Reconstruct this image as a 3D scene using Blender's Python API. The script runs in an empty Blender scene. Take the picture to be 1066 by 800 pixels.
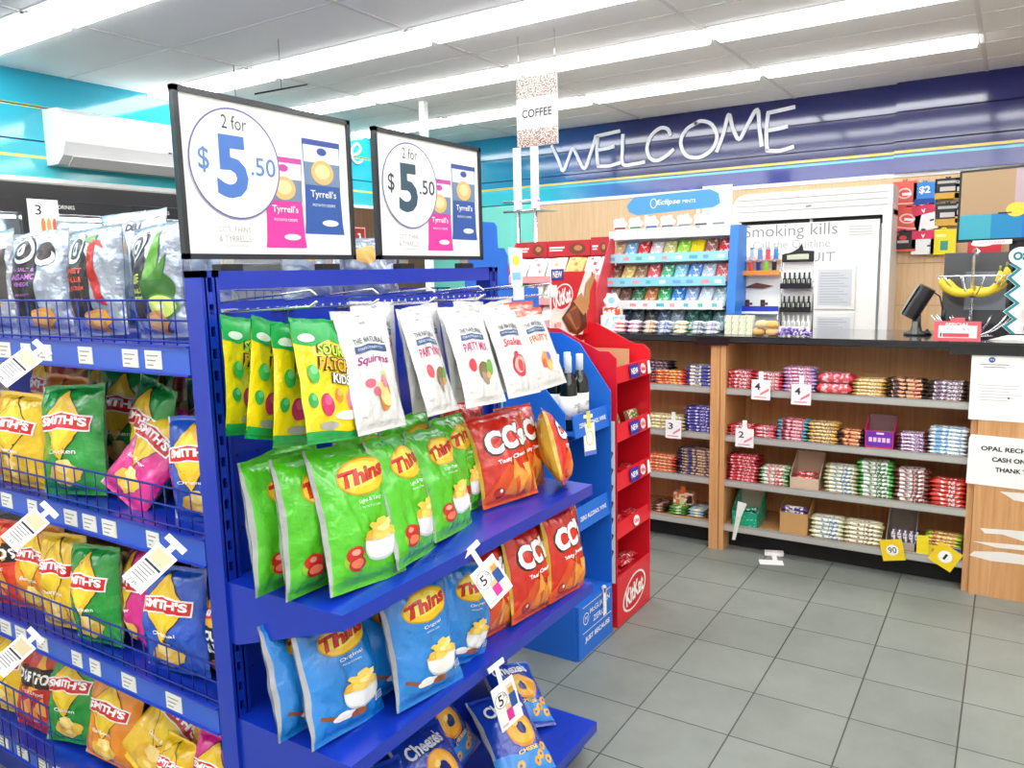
import bpy, bmesh, math, random
from math import sin, cos, pi, radians
from mathutils import Matrix, Vector, noise
random.seed(7)
SC = bpy.context.scene
COL = SC.collection
# ------------------------------------------------------------------ camera, world, exposure
F = 813.0; EYE = Vector((0, 0, 1.6))
def _n(v): return v.normalized()
_A = _n(Vector((524, 128, -F))); _X = _n(-Vector((-1283, 86, -F))); _X = _n(_X - _A * _X.dot(_A)); _Z = _X.cross(_A)
RW = Matrix((_X, _A, _Z))
def at(px, py, **k):
    """world point where the line of sight through a pixel meets the plane x=, y= or z="""
    d = RW @ Vector((px - 533, 400 - py, -F)); a, v = list(k.items())[0]; i = 'xyz'.index(a)
    return EYE + d * ((v - EYE[i]) / d[i])
cd = bpy.data.cameras.new('camera'); cam = bpy.data.objects.new('camera', cd); COL.objects.link(cam)
cam.matrix_world = Matrix.Translation(EYE) @ RW.to_4x4()
cd.sensor_width = 36; cd.lens = F / 1066 * 36; cd.clip_start = 0.02
SC.camera = cam
SC.view_settings.view_transform = 'Standard'; SC.view_settings.look = 'None'
SC.view_settings.exposure = 0.28; SC.view_settings.gamma = 1; SC.view_settings.use_curve_mapping = False
w = bpy.data.worlds.new('world'); SC.world = w; w.use_nodes = True
w.node_tree.nodes['Background'].inputs[0].default_value = (.9, .95, 1, 1)
w.node_tree.nodes['Background'].inputs[1].default_value = 0.5
LIGHT = 9.0          # strength of the ceiling panels
CEIL = 2.94; LW = -5.35; BW = 6.75; RWX = 2.6; FW = -2.6

# ------------------------------------------------------------------ materials
def lin(h):
    h = h.lstrip('#'); r = []
    for i in (0, 2, 4):
        c = int(h[i:i+2], 16) / 255; r.append(c / 12.92 if c <= .04045 else ((c + .055) / 1.055) ** 2.4)
    return (*r, 1)
_M = {}
def mat(col, rough=.5, metal=0, coat=0, spec=.5, emit=0, bump=0, bscale=40, trans=0, alpha=1):
    k = (col, rough, metal, coat, spec, emit, bump, bscale, trans, alpha)
    if k in _M: return _M[k]
    m = bpy.data.materials.new('m_' + col.strip('#')); m.use_nodes = True; nt = m.node_tree; b = nt.nodes['Principled BSDF']
    b.inputs['Base Color'].default_value = lin(col); b.inputs['Roughness'].default_value = rough
    b.inputs['Metallic'].default_value = metal; b.inputs['Coat Weight'].default_value = coat
    b.inputs['Coat Roughness'].default_value = .12; b.inputs['Specular IOR Level'].default_value = spec
    b.inputs['Transmission Weight'].default_value = trans; b.inputs['Alpha'].default_value = alpha
    if emit: b.inputs['Emission Color'].default_value = lin(col); b.inputs['Emission Strength'].default_value = emit
    if bump:
        tc = nt.nodes.new('ShaderNodeTexCoord'); n = nt.nodes.new('ShaderNodeTexNoise'); bp = nt.nodes.new('ShaderNodeBump')
        n.inputs['Scale'].default_value = bscale; n.inputs['Detail'].default_value = 3
        bp.inputs['Strength'].default_value = bump; bp.inputs['Distance'].default_value = .01
        nt.links.new(tc.outputs['Object'], n.inputs['Vector']); nt.links.new(n.outputs['Fac'], bp.inputs['Height']); nt.links.new(bp.outputs['Normal'], b.inputs['Normal'])
    _M[k] = m; return m
def foil(c): return mat(c, .24, .55 if c in ('#aab4c2', '#aab5c4', '#b4bbc4', '#a9b2bc') else 0, .6, .6, 0, 1.0, 22)
def ink(c): return mat(c, .36, 0, .25)
def printed(a, bcol, scale=60, thr=.52, stretch=(1, 1, 1), rough=.35, coat=.3, third=None):
    """wrapper film with a small irregular print in a second colour"""
    k = ('p', a, bcol, scale, thr, stretch, third)
    if k in _M: return _M[k]
    m = bpy.data.materials.new('m_print'); m.use_nodes = True; nt = m.node_tree; b = nt.nodes['Principled BSDF']; N = nt.nodes.new; L = nt.links.new
    tc = N('ShaderNodeTexCoord'); mp = N('ShaderNodeMapping'); mp.inputs['Scale'].default_value = stretch
    n = N('ShaderNodeTexNoise'); n.inputs['Scale'].default_value = scale; n.inputs['Detail'].default_value = 2
    r = N('ShaderNodeValToRGB'); r.color_ramp.elements[0].position = thr; r.color_ramp.elements[1].position = thr + .03
    r.color_ramp.elements[0].color = lin(a); r.color_ramp.elements[1].color = lin(bcol)
    if third:
        e = r.color_ramp.elements.new(thr - .12); e.color = lin(third)
        e = r.color_ramp.elements.new(thr - .09); e.color = lin(a); r.color_ramp.elements[0].color = lin(third)
    L(tc.outputs['Object'], mp.inputs[0]); L(mp.outputs[0], n.inputs['Vector']); L(n.outputs['Fac'], r.inputs[0]); L(r.outputs[0], b.inputs['Base Color'])
    b.inputs['Roughness'].default_value = rough; b.inputs['Coat Weight'].default_value = coat
    _M[k] = m; return m
def wood(c1, c2, sc=(30, 30, 1.2)):
    k = ('w', c1, c2, sc)
    if k in _M: return _M[k]
    m = bpy.data.materials.new('m_wood'); m.use_nodes = True; nt = m.node_tree; b = nt.nodes['Principled BSDF']; N = nt.nodes.new; L = nt.links.new
    tc = N('ShaderNodeTexCoord'); mp = N('ShaderNodeMapping'); mp.inputs['Scale'].default_value = sc
    n = N('ShaderNodeTexNoise'); n.inputs['Scale'].default_value = 2.2; n.inputs['Detail'].default_value = 6; n.inputs['Distortion'].default_value = .6
    r = N('ShaderNodeValToRGB'); r.color_ramp.elements[0].position = .3; r.color_ramp.elements[1].position = .7
    r.color_ramp.elements[0].color = lin(c1); r.color_ramp.elements[1].color = lin(c2)
    L(tc.outputs['Object'], mp.inputs[0]); L(mp.outputs[0], n.inputs['Vector']); L(n.outputs['Fac'], r.inputs[0]); L(r.outputs[0], b.inputs['Base Color'])
    b.inputs['Roughness'].default_value = .38
    _M[k] = m; return m
BEECH = wood('#c98f58', '#dba873'); BEECHL = wood('#d9b184', '#e6c49a')
BLUE = mat('#0c31ae', .3, 0, .3); BLUED = mat('#0b2793', .35, 0, .2); RAIL = mat('#2f5cc8', .3, 0, .2)
WHITE = mat('#f4f4f2', .45); BLACK = mat('#101114', .35, 0, .3); CHROME = mat('#d8dade', .18, 1); GREY = mat('#8f8f8c', .4, .5)
PAPER = mat('#f7f6f2', .6); DARK = mat('#1b1b1d', .6)

# ------------------------------------------------------------------ mesh builder
class MB:
    def __init__(s): s.v = []; s.f = []; s.m = []; s.mats = []; s.smooth = []
    def mi(s, m):
        if m not in s.mats: s.mats.append(m)
        return s.mats.index(m)
    def add(s, vs, fs, m, M=None, smooth=False):
        o = len(s.v); s.v += [tuple(M @ Vector(p)) if M else tuple(p) for p in vs]; k = s.mi(m)
        for f in fs: s.f.append(tuple(o + i for i in f)); s.m.append(k); s.smooth.append(smooth)
        return s
    def box(s, a, b, m, M=None):
        x0, y0, z0 = [min(p, q) for p, q in zip(a, b)]; x1, y1, z1 = [max(p, q) for p, q in zip(a, b)]
        v = [(x0,y0,z0),(x1,y0,z0),(x1,y1,z0),(x0,y1,z0),(x0,y0,z1),(x1,y0,z1),(x1,y1,z1),(x0,y1,z1)]
        return s.add(v, [(0,3,2,1),(4,5,6,7),(0,1,5,4),(1,2,6,5),(2,3,7,6),(3,0,4,7)], m, M)
    def rbox(s, a, b, m, r=.006, M=None, n=3):
        """box with its four vertical edges rounded"""
        x0, y0, z0 = [min(p, q) for p, q in zip(a, b)]; x1, y1, z1 = [max(p, q) for p, q in zip(a, b)]
        pts = []
        for cx, cy, a0 in ((x1-r, y1-r, 0), (x0+r, y1-r, 90), (x0+r, y0+r, 180), (x1-r, y0+r, 270)):
            for i in range(n + 1): t = radians(a0 + 90 * i / n); pts.append((cx + r*cos(t), cy + r*sin(t)))
        return s.prism(pts, z0, z1, m, M)
    def prism(s, pts, z0, z1, m, M=None):
        """polygon in local xy extruded along local z"""
        n = len(pts); v = [(x, y, z0) for x, y in pts] + [(x, y, z1) for x, y in pts]
        f = [tuple(reversed(range(n))), tuple(range(n, 2*n))] + [(i, (i+1) % n, n+(i+1) % n, n+i) for i in range(n)]
        return s.add(v, f, m, M)
    def tube(s, path, r, m, n=8, M=None, taper=None):
        path = [Vector(p) for p in path]; vs = []; k = len(path)
        for i, p in enumerate(path):
            t = (path[min(i+1, k-1)] - path[max(i-1, 0)]).normalized()
            u = t.cross(Vector((0, 0, 1)) if abs(t.z) < .9 else Vector((1, 0, 0))).normalized(); w_ = t.cross(u)
            rr = r * (taper[i] if taper else 1)
            vs += [p + (u*cos(2*pi*j/n) + w_*sin(2*pi*j/n)) * rr for j in range(n)]
        f = [(i*n+j, i*n+(j+1) % n, (i+1)*n+(j+1) % n, (i+1)*n+j) for i in range(k-1) for j in range(n)]
        f += [tuple(reversed(range(n))), tuple((k-1)*n+j for j in range(n))]
        return s.add(vs, f, m, M, True)
    def lathe(s, prof, m, n=20, M=None):
        vs = [(r*cos(2*pi*j/n), r*sin(2*pi*j/n), z) for r, z in prof for j in range(n)]; k = len(prof)
        f = [(i*n+j, i*n+(j+1) % n, (i+1)*n+(j+1) % n, (i+1)*n+j) for i in range(k-1) for j in range(n)]
        f += [tuple(reversed(range(n))), tuple((k-1)*n+j for j in range(n))]
        return s.add(vs, f, m, M, True)
    def build(s, name, parent=None, M=None):
        me = bpy.data.meshes.new(name); me.from_pydata(s.v, [], s.f)
        for m in s.mats: me.materials.append(m)
        me.polygons.foreach_set('material_index', s.m); me.polygons.foreach_set('use_smooth', s.smooth); me.update()
        o = bpy.data.objects.new(name, me); COL.objects.link(o)
        if parent: o.parent = parent
        if M is not None: o.matrix_local = M
        return o
def tag(o, label, cat, group=None):
    o['label'] = label; o['category'] = cat
    if group: o['group'] = group
    return o
def thing(name, label, cat, loc=(0, 0, 0), group=None, rz=0):
    o = bpy.data.objects.new(name, None); COL.objects.link(o); o.empty_display_size = .05
    o.location = loc; o.rotation_euler = (0, 0, rz); return tag(o, label, cat, group)
def struct(name, mb):
    o = mb.build(name); o['kind'] = 'structure'; return o
def copy_tree(o, parent=None):
    c = o.copy(); COL.objects.link(c)
    if parent: c.parent = parent
    for ch in list(o.children): copy_tree(ch, c)
    return c
def frame(p, xdir, up=(0, 0, 1)):
    """matrix: local x = xdir, local y = up, local z = outward normal"""
    x = Vector(xdir).normalized(); y = Vector(up).normalized(); z = x.cross(y).normalized(); y = z.cross(x)
    return Matrix.Translation(Vector(p)) @ Matrix((x, y, z)).transposed().to_4x4()
def FX(x, y, z): return frame((x, y, z), (0, 1, 0))      # face towards +x
def FY(x, y, z): return frame((x, y, z), (1, 0, 0))      # face towards the viewer (-y)

# ------------------------------------------------------------------ lettering
_T = {}
def txt(s, bold=0, shear=0):
    k = (s, bold, shear)
    if k in _T: return _T[k]
    c = bpy.data.curves.new('t', 'FONT'); c.body = s; c.size = 1; c.resolution_u = 3; c.shear = shear; c.offset = bold; c.align_x = 'LEFT'
    o = bpy.data.objects.new('t', c); COL.objects.link(o); bpy.context.view_layer.update()
    me = o.evaluated_get(bpy.context.evaluated_depsgraph_get()).to_mesh()
    v = [(p.co.x, p.co.y) for p in me.vertices]; f = [tuple(p.vertices) for p in me.polygons]
    o.to_mesh_clear(); bpy.data.objects.remove(o); bpy.data.curves.remove(c)
    if not v: v = [(0, 0)]
    x0 = min(p[0] for p in v); x1 = max(p[0] for p in v); y0 = min(p[1] for p in v); y1 = max(p[1] for p in v)
    v = [(x - (x0+x1)/2, y - (y0+y1)/2) for x, y in v]
    _T[k] = (v, f, x1 - x0, y1 - y0); return _T[k]
def text(mb, s, M, h, m, width=None, bold=0, shear=0, z=.0012, rot=0):
    """centred lettering of capital height h (and, if given, total width) on the face M"""
    v, f, W, H = txt(s, bold, shear); k = h / H; kx = width / W if width else k; c, q = cos(rot), sin(rot)
    vv = []
    for x, y in v: x *= kx; y *= k; vv.append((x*c - y*q, x*q + y*c, z))
    mb.add(vv, f, m, M)
def ell(cx, cy, rx, ry, n=24, a0=0, a1=2*pi): return [(cx + rx*cos(a0 + (a1-a0)*i/n), cy + ry*sin(a0 + (a1-a0)*i/n)) for i in range(n)]
def poly(mb, pts, M, m, z=.0008): mb.add([(x, y, z) for x, y in pts], [tuple(range(len(pts)))], m, M)
def ring(mb, cx, cy, rx, ry, t, M, m, z=.001, n=32):
    a = ell(cx, cy, rx, ry, n); b = ell(cx, cy, rx-t, ry-t, n)
    mb.add([(x, y, z) for x, y in a + b], [(i, (i+1) % n, n+(i+1) % n, n+i) for i in range(n)], m, M)
def rect(mb, x0, y0, x1, y1, M, m, z=.0006): poly(mb, [(x0, y0), (x1, y0), (x1, y1), (x0, y1)], M, m, z)
def stroke(mb, pts, wd, M, m, z=.003, closed=False, d=.006):
    """a raised brush stroke along a 2-D path"""
    P = [Vector(p) for p in pts]; Q = []
    for i in range(len(P)-1):                        # Catmull-Rom smoothing
        p0 = P[max(i-1, 0)]; p1 = P[i]; p2 = P[i+1]; p3 = P[min(i+2, len(P)-1)]
        for j in range(5):
            t = j/5; Q.append(.5*((2*p1)+(p2-p0)*t+(2*p0-5*p1+4*p2-p3)*t*t+(3*p1-p0-3*p2+p3)*t**3))
    Q.append(P[-1]); a, b = [], []
    for i, p in enumerate(Q):
        t = (Q[min(i+1, len(Q)-1)] - Q[max(i-1, 0)]).normalized(); n = Vector((-t.y, t.x)) * wd/2
        a.append(p+n); b.append(p-n)
    k = len(Q); v = [(p.x, p.y, z+d) for p in a] + [(p.x, p.y, z+d) for p in b] + [(p.x, p.y, z-.004) for p in a] + [(p.x, p.y, z-.004) for p in b]
    f = []
    for i in range(k-1): f += [(i, i+1, k+i+1, k+i), (2*k+i, 2*k+i+1, i+1, i), (k+i, k+i+1, 3*k+i+1, 3*k+i)]
    f += [(0, k, 3*k, 2*k), (k-1, 3*k-1, 4*k-1, 2*k-1)]
    mb.add(v, f, m, M)
ORD = ['first', 'second', 'third', 'fourth', 'fifth', 'sixth', 'seventh', 'eighth', 'ninth', 'tenth', 'eleventh', 'twelfth']

# ================================================================== the room
def node_wall(name, left):
    m = bpy.data.materials.new(name); m.use_nodes = True; nt = m.node_tree; b = nt.nodes['Principled BSDF']; N = nt.nodes.new; L = nt.links.new
    g = N('ShaderNodeNewGeometry'); sp = N('ShaderNodeSeparateXYZ'); L(g.outputs['Position'], sp.inputs[0])
    def band(z0, z1):
        a = N('ShaderNodeMath'); a.operation = 'GREATER_THAN'; a.inputs[1].default_value = z0; L(sp.outputs[2], a.inputs[0])
        c = N('ShaderNodeMath'); c.operation = 'LESS_THAN'; c.inputs[1].default_value = z1; L(sp.outputs[2], c.inputs[0])
        d = N('ShaderNodeMath'); d.operation = 'MULTIPLY'; L(a.outputs[0], d.inputs[0]); L(c.outputs[0], d.inputs[1]); return d.outputs[0]
    def mix(fac, A, B):
        x = N('ShaderNodeMix'); x.data_type = 'RGBA'
        L(fac, x.inputs[0])
        for s_, q in ((6, A), (7, B)):
            if isinstance(q, tuple): x.inputs[s_].default_value = q
            else: L(q, x.inputs[s_])
        return x.outputs[2]
    def ramp(sock, lo, hi, cols):
        mr = N('ShaderNodeMapRange'); mr.inputs[1].default_value = lo; mr.inputs[2].default_value = hi; L(sock, mr.inputs[0])
        r = N('ShaderNodeValToRGB'); L(mr.outputs[0], r.inputs[0]); e = r.color_ramp.elements
        e[0].position, e[0].color = cols[0][0], lin(cols[0][1]); e[1].position, e[1].color = cols[-1][0], lin(cols[-1][1])
        for p, c in cols[1:-1]: q = e.new(p); q.color = lin(c)
        return r.outputs[0]
    if left:
        base = ramp(sp.outputs[2], 2.28, 2.94, [(0, '#3fc8d2'), (.35, '#35bdd0'), (1, '#1fa3c0')])
        c = mix(band(2.40, 2.418), base, lin('#e6e870')); c = mix(band(2.715, 2.733), c, lin('#e6e870'))
    else:
        top = ramp(sp.outputs[0], LW, -.5, [(0, '#22a9c4'), (.2, '#1f93bd'), (.36, '#1b4f96'), (.5, '#141f60'), (1, '#191f68')])
        low = ramp(sp.outputs[0], LW, -.5, [(0, '#3fd0d0'), (.3, '#37bfd6'), (.42, '#2a7cc4'), (.55, '#1b3292'), (1, '#1d2c86')])
        c = mix(band(0, 2.44), top, low)
        c = mix(band(2.425, 2.445), c, lin('#e9cf58')); c = mix(band(2.395, 2.413), c, lin('#4cc6d8'))
    L(c, b.inputs['Base Color']); b.inputs['Roughness'].default_value = .09; b.inputs['Specular IOR Level'].default_value = .8
    return m
# floor tiles
m = bpy.data.materials.new('m_floor'); m.use_nodes = True; nt = m.node_tree; b = nt.nodes['Principled BSDF']; N = nt.nodes.new; L = nt.links.new
tc = N('ShaderNodeTexCoord'); mp = N('ShaderNodeMapping'); mp.inputs['Location'].default_value = (1.08, -2.868 + .32*20, 0)
br = N('ShaderNodeTexBrick'); br.offset = 0; br.squash = 1
br.inputs['Scale'].default_value = 1; br.inputs['Brick Width'].default_value = .336; br.inputs['Row Height'].default_value = .317
br.inputs['Mortar Size'].default_value = .0028; br.inputs['Mortar Smooth'].default_value = .1; br.inputs['Bias'].default_value = 0
br.inputs['Color1'].default_value = lin('#878b84'); br.inputs['Color2'].default_value = lin('#7f837c'); br.inputs['Mortar'].default_value = lin('#3a3d3b')
n1 = N('ShaderNodeTexNoise'); n1.inputs['Scale'].default_value = 3; n1.inputs['Detail'].default_value = 8; n1.inputs['Roughness'].default_value = .65
r = N('ShaderNodeValToRGB'); r.color_ramp.elements[0].position = .3; r.color_ramp.elements[0].color = (.8, .81, .8, 1); r.color_ramp.elements[1].position = .75; r.color_ramp.elements[1].color = (1.06, 1.07, 1.06, 1)
mx = N('ShaderNodeMix'); mx.data_type = 'RGBA'; mx.blend_type = 'MULTIPLY'; mx.inputs[0].default_value = 1
L(tc.outputs['Object'], mp.inputs[0]); L(mp.outputs[0], br.inputs['Vector']); L(tc.outputs['Object'], n1.inputs['Vector']); L(n1.outputs['Fac'], r.inputs[0])
L(br.outputs['Color'], mx.inputs[6]); L(r.outputs[0], mx.inputs[7]); L(mx.outputs[2], b.inputs['Base Color'])
n2 = N('ShaderNodeTexNoise'); n2.inputs['Scale'].default_value = 9; n2.inputs['Detail'].default_value = 6
r2 = N('ShaderNodeMapRange'); r2.inputs[3].default_value = .3; r2.inputs[4].default_value = .55; L(n2.outputs['Fac'], r2.inputs[0]); L(r2.outputs[0], b.inputs['Roughness'])
bp = N('ShaderNodeBump'); bp.inputs['Strength'].default_value = .35; bp.inputs['Distance'].default_value = .003; bp.invert = True
L(br.outputs['Fac'], bp.inputs['Height']); L(bp.outputs[0], b.inputs['Normal'])
mb = MB(); mb.box((LW-.1, FW-.1, -.1), (RWX+.1, BW+.1, 0), m); struct('floor', mb)

CW = mat('#f8f7f4', .8, bump=.15, bscale=300); TB = mat('#e4e2de', .6)
mb = MB(); mb.box((LW-.1, FW-.1, CEIL), (RWX+.1, BW+.1, CEIL+.1), CW); struct('ceiling', mb)
XG = [-5.545+1.325*k for k in range(7)]
ROWS = [-1.9, -.85, .2, 1.2, 2.16, 3.52, 4.5, 5.58]            # near edge of each light row
mb = MB()
for x in XG:
    if LW < x < RWX: mb.box((x-.012, FW, CEIL-.004), (x+.012, BW, CEIL+.01), TB)
for y in ROWS:
    for yy in (y, y+.28): mb.box((LW, yy-.01, CEIL-.004), (RWX, yy+.01, CEIL+.01), TB)
for y in (2.98, 3.22+.0): pass
for y in (2.98, 4.16, 5.18, 6.3): mb.box((LW, y-.006, CEIL-.003), (RWX, y+.006, CEIL+.01), TB)
struct('trim_ceiling_grid', mb)
GL = mat('#fbfdff', .5, emit=LIGHT)
li = 0
for ri, y in enumerate(ROWS):
    for ci in range(6):
        x0 = max(XG[ci], LW)+.02; x1 = min(XG[ci+1], RWX)-.02
        if x1 - x0 < .3 or (ri == 7 and ci >= 4): continue
        vis = ri >= 4
        rown = {4: 'nearest row in view', 5: 'second row', 6: 'third row', 7: 'row nearest the welcome wall'}.get(ri, 'unseen row %s' % ['four', 'three', 'two', 'one'][min(ri, 3)])
        coln = ['against the teal left wall', 'above the tall price boards', 'above the coffee sign', 'above the wine and chocolate stands', 'above the right end of the counter', 'beyond the right end of the counter'][ci]
        t = thing('ceiling_light', 'ceiling light panel %s, %s' % (coln, rown), 'ceiling light', ((x0+x1)/2, y+.14, CEIL), 'recessed ceiling light panels')
        a = (x1-x0)/2
        fr = MB()
        for q in ((-a, -.13, a, -.118), (-a, .118, a, .13), (-a, -.13, -a+.012, .13), (a-.012, -.13, a, .13)): fr.box((q[0], q[1], -.006), (q[2], q[3], .004), WHITE)
        fr.build('frame', t); d = MB(); d.box((-a+.012, -.118, -.024), (a-.012, .118, .002), GL); d.build('diffuser', t)  # diffuser dropped below its frame; glowing sides added to brighten the ceiling

TEAL = node_wall('m_teal', True); NAVY = node_wall('m_navy', False); GAP = mat('#0e5f86', .5); GAPN = mat('#10163f', .5)
WALLW = mat('#dcd6cc', .7); TAN = BEECHL; BROWN = wood('#5b3a26', '#7a5236')
# left wall: slatted teal boards above, pale wall behind the fridges, brown panelling at the far end
mb = MB(); mb.box((LW-.1, FW, 0), (LW-.012, BW+.1, CEIL), GAP)
for z0, z1 in ((2.28, 2.505), (2.515, 2.72+.0), (2.73, CEIL)): mb.box((LW-.012, FW, z0), (LW, BW, z1), TEAL)
mb.box((LW-.012, FW, 0), (LW+.004, 4.9, 2.25), WALLW); mb.box((LW-.012, 4.9, 0), (LW+.004, BW, 2.26), BROWN); mb.box((LW-.012, FW, 2.25), (LW+.014, BW, 2.28), WHITE)
struct('wall_left', mb)
mb = MB(); mb.box((LW, BW+.012, 0), (RWX+.1, BW+.1, CEIL), GAPN)
for z0, z1 in ((2.28, 2.505), (2.515, 2.72), (2.73, CEIL)): mb.box((LW, BW, z0), (-.82, BW+.012, z1), NAVY)
for z0, z1 in ((2.28, 2.505), (2.515, 2.72), (2.73, CEIL)): mb.box((-.82, BW-.05, z0), (RWX, BW+.012, z1), NAVY)
mb.box((LW, BW-.004, 0), (-4.03, BW+.012, 2.27), mat('#7fe0cf', .5))
mb.box((-4.03, BW-.006, 0), (-.82, BW+.012, 2.25), BEECHL)
mb.box((-4.03, BW-.016, 2.25), (RWX, BW+.012, 2.28), WHITE)
mb.box((-.82, BW-.02, 0), (RWX, BW+.012, 2.25), mat('#b99468', .6))
for z0 in (0, .32, .64, .96, 1.28, 1.60, 1.92):
    mb.box((-.82, BW-.03, z0+.005), (RWX, BW-.019, min(z0+.32, 2.25)), BEECHL)
struct('wall_back', mb)
mb = MB(); mb.box((RWX, FW, 0), (RWX+.1, BW, CEIL), WALLW); struct('wall_right', mb)
mb = MB(); mb.box((LW, FW-.1, 0), (RWX, FW, CEIL), WALLW); struct('wall_front', mb)

# WELCOME lettering, each letter a raised brush-script cut-out on the navy wall
WL = mat('#f6f8fb', .4)
letters = {
 'W': [[(0, .27), (.06, .12), (.1, .01), (.15, .12), (.19, .21), (.24, .1), (.29, .01), (.34, .14), (.39, .31)]],
 'E': [[(.0, .29), (-.01, .15), (0, .01)], [(-.01, .29), (.1, .3), (.2, .31)], [(0, .16), (.08, .165), (.15, .175)], [(-.01, .01), (.1, .0), (.2, .02)]],
 'L': [[(.0, .31), (-.005, .16), (0, .01), (.1, .0), (.2, .01)]],
 'C': [[(.22, .22), (.19, .285), (.12, .3), (.04, .24), (0, .13), (.03, .03), (.1, .0), (.19, .04), (.25, .09)]],
 'O': [[(.15, .31), (.05, .26), (0, .15), (.05, .03), (.17, .0), (.28, .06), (.32, .17), (.27, .28), (.18, .32), (.12, .3)]],
 'M': [[(-.02, .0), (.03, .15), (.07, .31), (.1, .2), (.15, .09), (.21, .2), (.28, .32), (.3, .16), (.32, .01)]],
 'B': [[(0, .3), (0, 0)]],
}
cm = 0
wx = [('W', 575, 621, 140, 178), ('E', 623, 646, 135, 173), ('L', 649, 672, 136, 171), ('C', 674, 702, 131, 167), ('O', 709, 747, 127, 164), ('M', 749, 797, 118, 156), ('E', 799, 828, 115, 157)]
# x positions and base height read on the wall plane
for i, (ch, p0, p1, q0, q1) in enumerate(wx):
    A_, B_ = at(p0, q1, y=BW), at(p1, q0, y=BW); x = A_.x; z = at((p0+p1)/2, q1, y=BW).z; kx = (B_.x-A_.x)/{'W': .39, 'E': .2, 'L': .2, 'C': .25, 'O': .32, 'M': .34}[ch]; kz = (q1-q0)/127/.31
    mb = MB(); y_ = BW-.004
    for st in letters[ch]: stroke(mb, [Vector((a*kx, c*kz)) for a, c in st], .03, FY(x, y_, z), WL)
    tag(mb.build('wall_letter'), 'white brush script letter %s on the navy wall, %s of the welcome lettering' % (ch, ['first', 'second', 'third', 'fourth', 'fifth', 'sixth', 'last'][i]), 'letter', 'welcome lettering')
mb = MB(); M = FX(LW+.004, 5.62, 2.68); stroke(mb, [(.0, .06), (.08, .08), (.12, .13), (.07, .17), (.01, .12), (.0, .04), (.06, -.01), (.14, .02)], .02, M, WL)
tag(mb.build('wall_letter'), 'white script letter e on the teal left wall, between the two price boards', 'letter')

# air conditioner on the left wall
t = thing('air_conditioner', 'white split system air conditioner high on the teal wall', 'air conditioner', (LW, 3.42, 2.36))
prof = [(0, .0), (.13, .0), (.2, .05), (.24, .13), (.25, .24), (.23, .31), (.17, .345), (0, .35)]
Mx = Matrix.Rotation(pi/2, 4, 'X')
mb = MB(); mb.prism(prof, -.62, .62, mat('#f1f1ef', .3, coat=.3), Mx); mb.build('casing', t)
mb = MB(); mb.add([(.135, -.56, -.003), (.205, -.56, .05), (.205, .56, .05), (.135, .56, -.003), (.14, -.56, -.012), (.213, -.56, .045), (.213, .56, .045), (.14, .56, -.012)], [(0,1,2,3),(7,6,5,4),(0,4,5,1),(1,5,6,2),(2,6,7,3),(3,7,4,0)], mat('#dcdcd6', .35)); mb.build('louvre', t)
mb = MB(); mb.box((.05, -.5, -.004), (.13, .5, .0), mat('#8d8a5c', .6)); mb.build('air_outlet', t)
mb = MB(); mb.box((.246, .1, .13), (.252, .125, .14), DARK); mb.build('indicator', t)

# ================================================================== blue gondola end unit (faces the aisle, +x)
GX = -1.46; GY0 = 1.05; GY1 = 2.185
eu = thing('gondola_end_unit', 'royal blue metal end display rack with peg hooks and two chip shelves', 'display rack', (GX, 1.62, 0))
Mi = Matrix.Translation((-GX, -1.62, 0))          # build in world numbers, store relative to the rack
def wb(mb, name, parent=eu): return mb.build(name, parent, Mi if parent == eu else None)
for y0 in (GY0, GY1-.045):
    mb = MB(); mb.box((GX-.045, y0, 0), (GX+.012, y0+.012, 1.62), BLUE); mb.box((GX-.045, y0+.033, 0), (GX+.012, y0+.045, 1.62), BLUE)
    mb.box((GX-.044, y0+.013, 0), (GX-.02, y0+.032, 1.618), BLUED); mb.box((GX-.045, y0, 1.605), (GX+.012, y0+.045, 1.62), BLUE)
    z = .06                                        # slotted face
    mb.box((GX-.02, y0+.010, 0), (GX-.016, y0+.035, 1.6), DARK)
    mb.box((GX+.004, y0+.008, 0), (GX+.012, y0+.016, 1.62), BLUE); mb.box((GX+.004, y0+.027, 0), (GX+.012, y0+.037, 1.62), BLUE)
    while z < 1.58: mb.box((GX+.004, y0+.012, z), (GX+.0115, y0+.033, z+.026), BLUE); z += .048
    wb(mb, 'upright')
mb = MB(); mb.rbox((GX-.04, GY0+.045, 1.578), (GX+.01, GY1-.045, 1.618), BLUE, .004); wb(mb, 'top_rail')
mb = MB(); mb.box((GX-.02, GY0+.04, .1), (GX-.008, GY1-.04, 1.552), BLUE)
for i in range(36): mb.box((GX-.0085, GY0+.07+i*.029, 1.528), (GX-.0073, GY0+.076+i*.029, 1.534), mat('#c9d0ee', .5))
for j in range(7):
    for i in range(18): mb.box((GX-.0085, GY0+.07+i*.058, .35+j*.17), (GX-.0073, GY0+.076+i*.058, .357+j*.17), DARK)
wb(mb, 'back_panel')
mb = MB(); mb.rbox((GX-.02, GY0+.02, 0), (-1.14, GY1-.02, .085), BLUED, .004); wb(mb, 'plinth')
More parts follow.
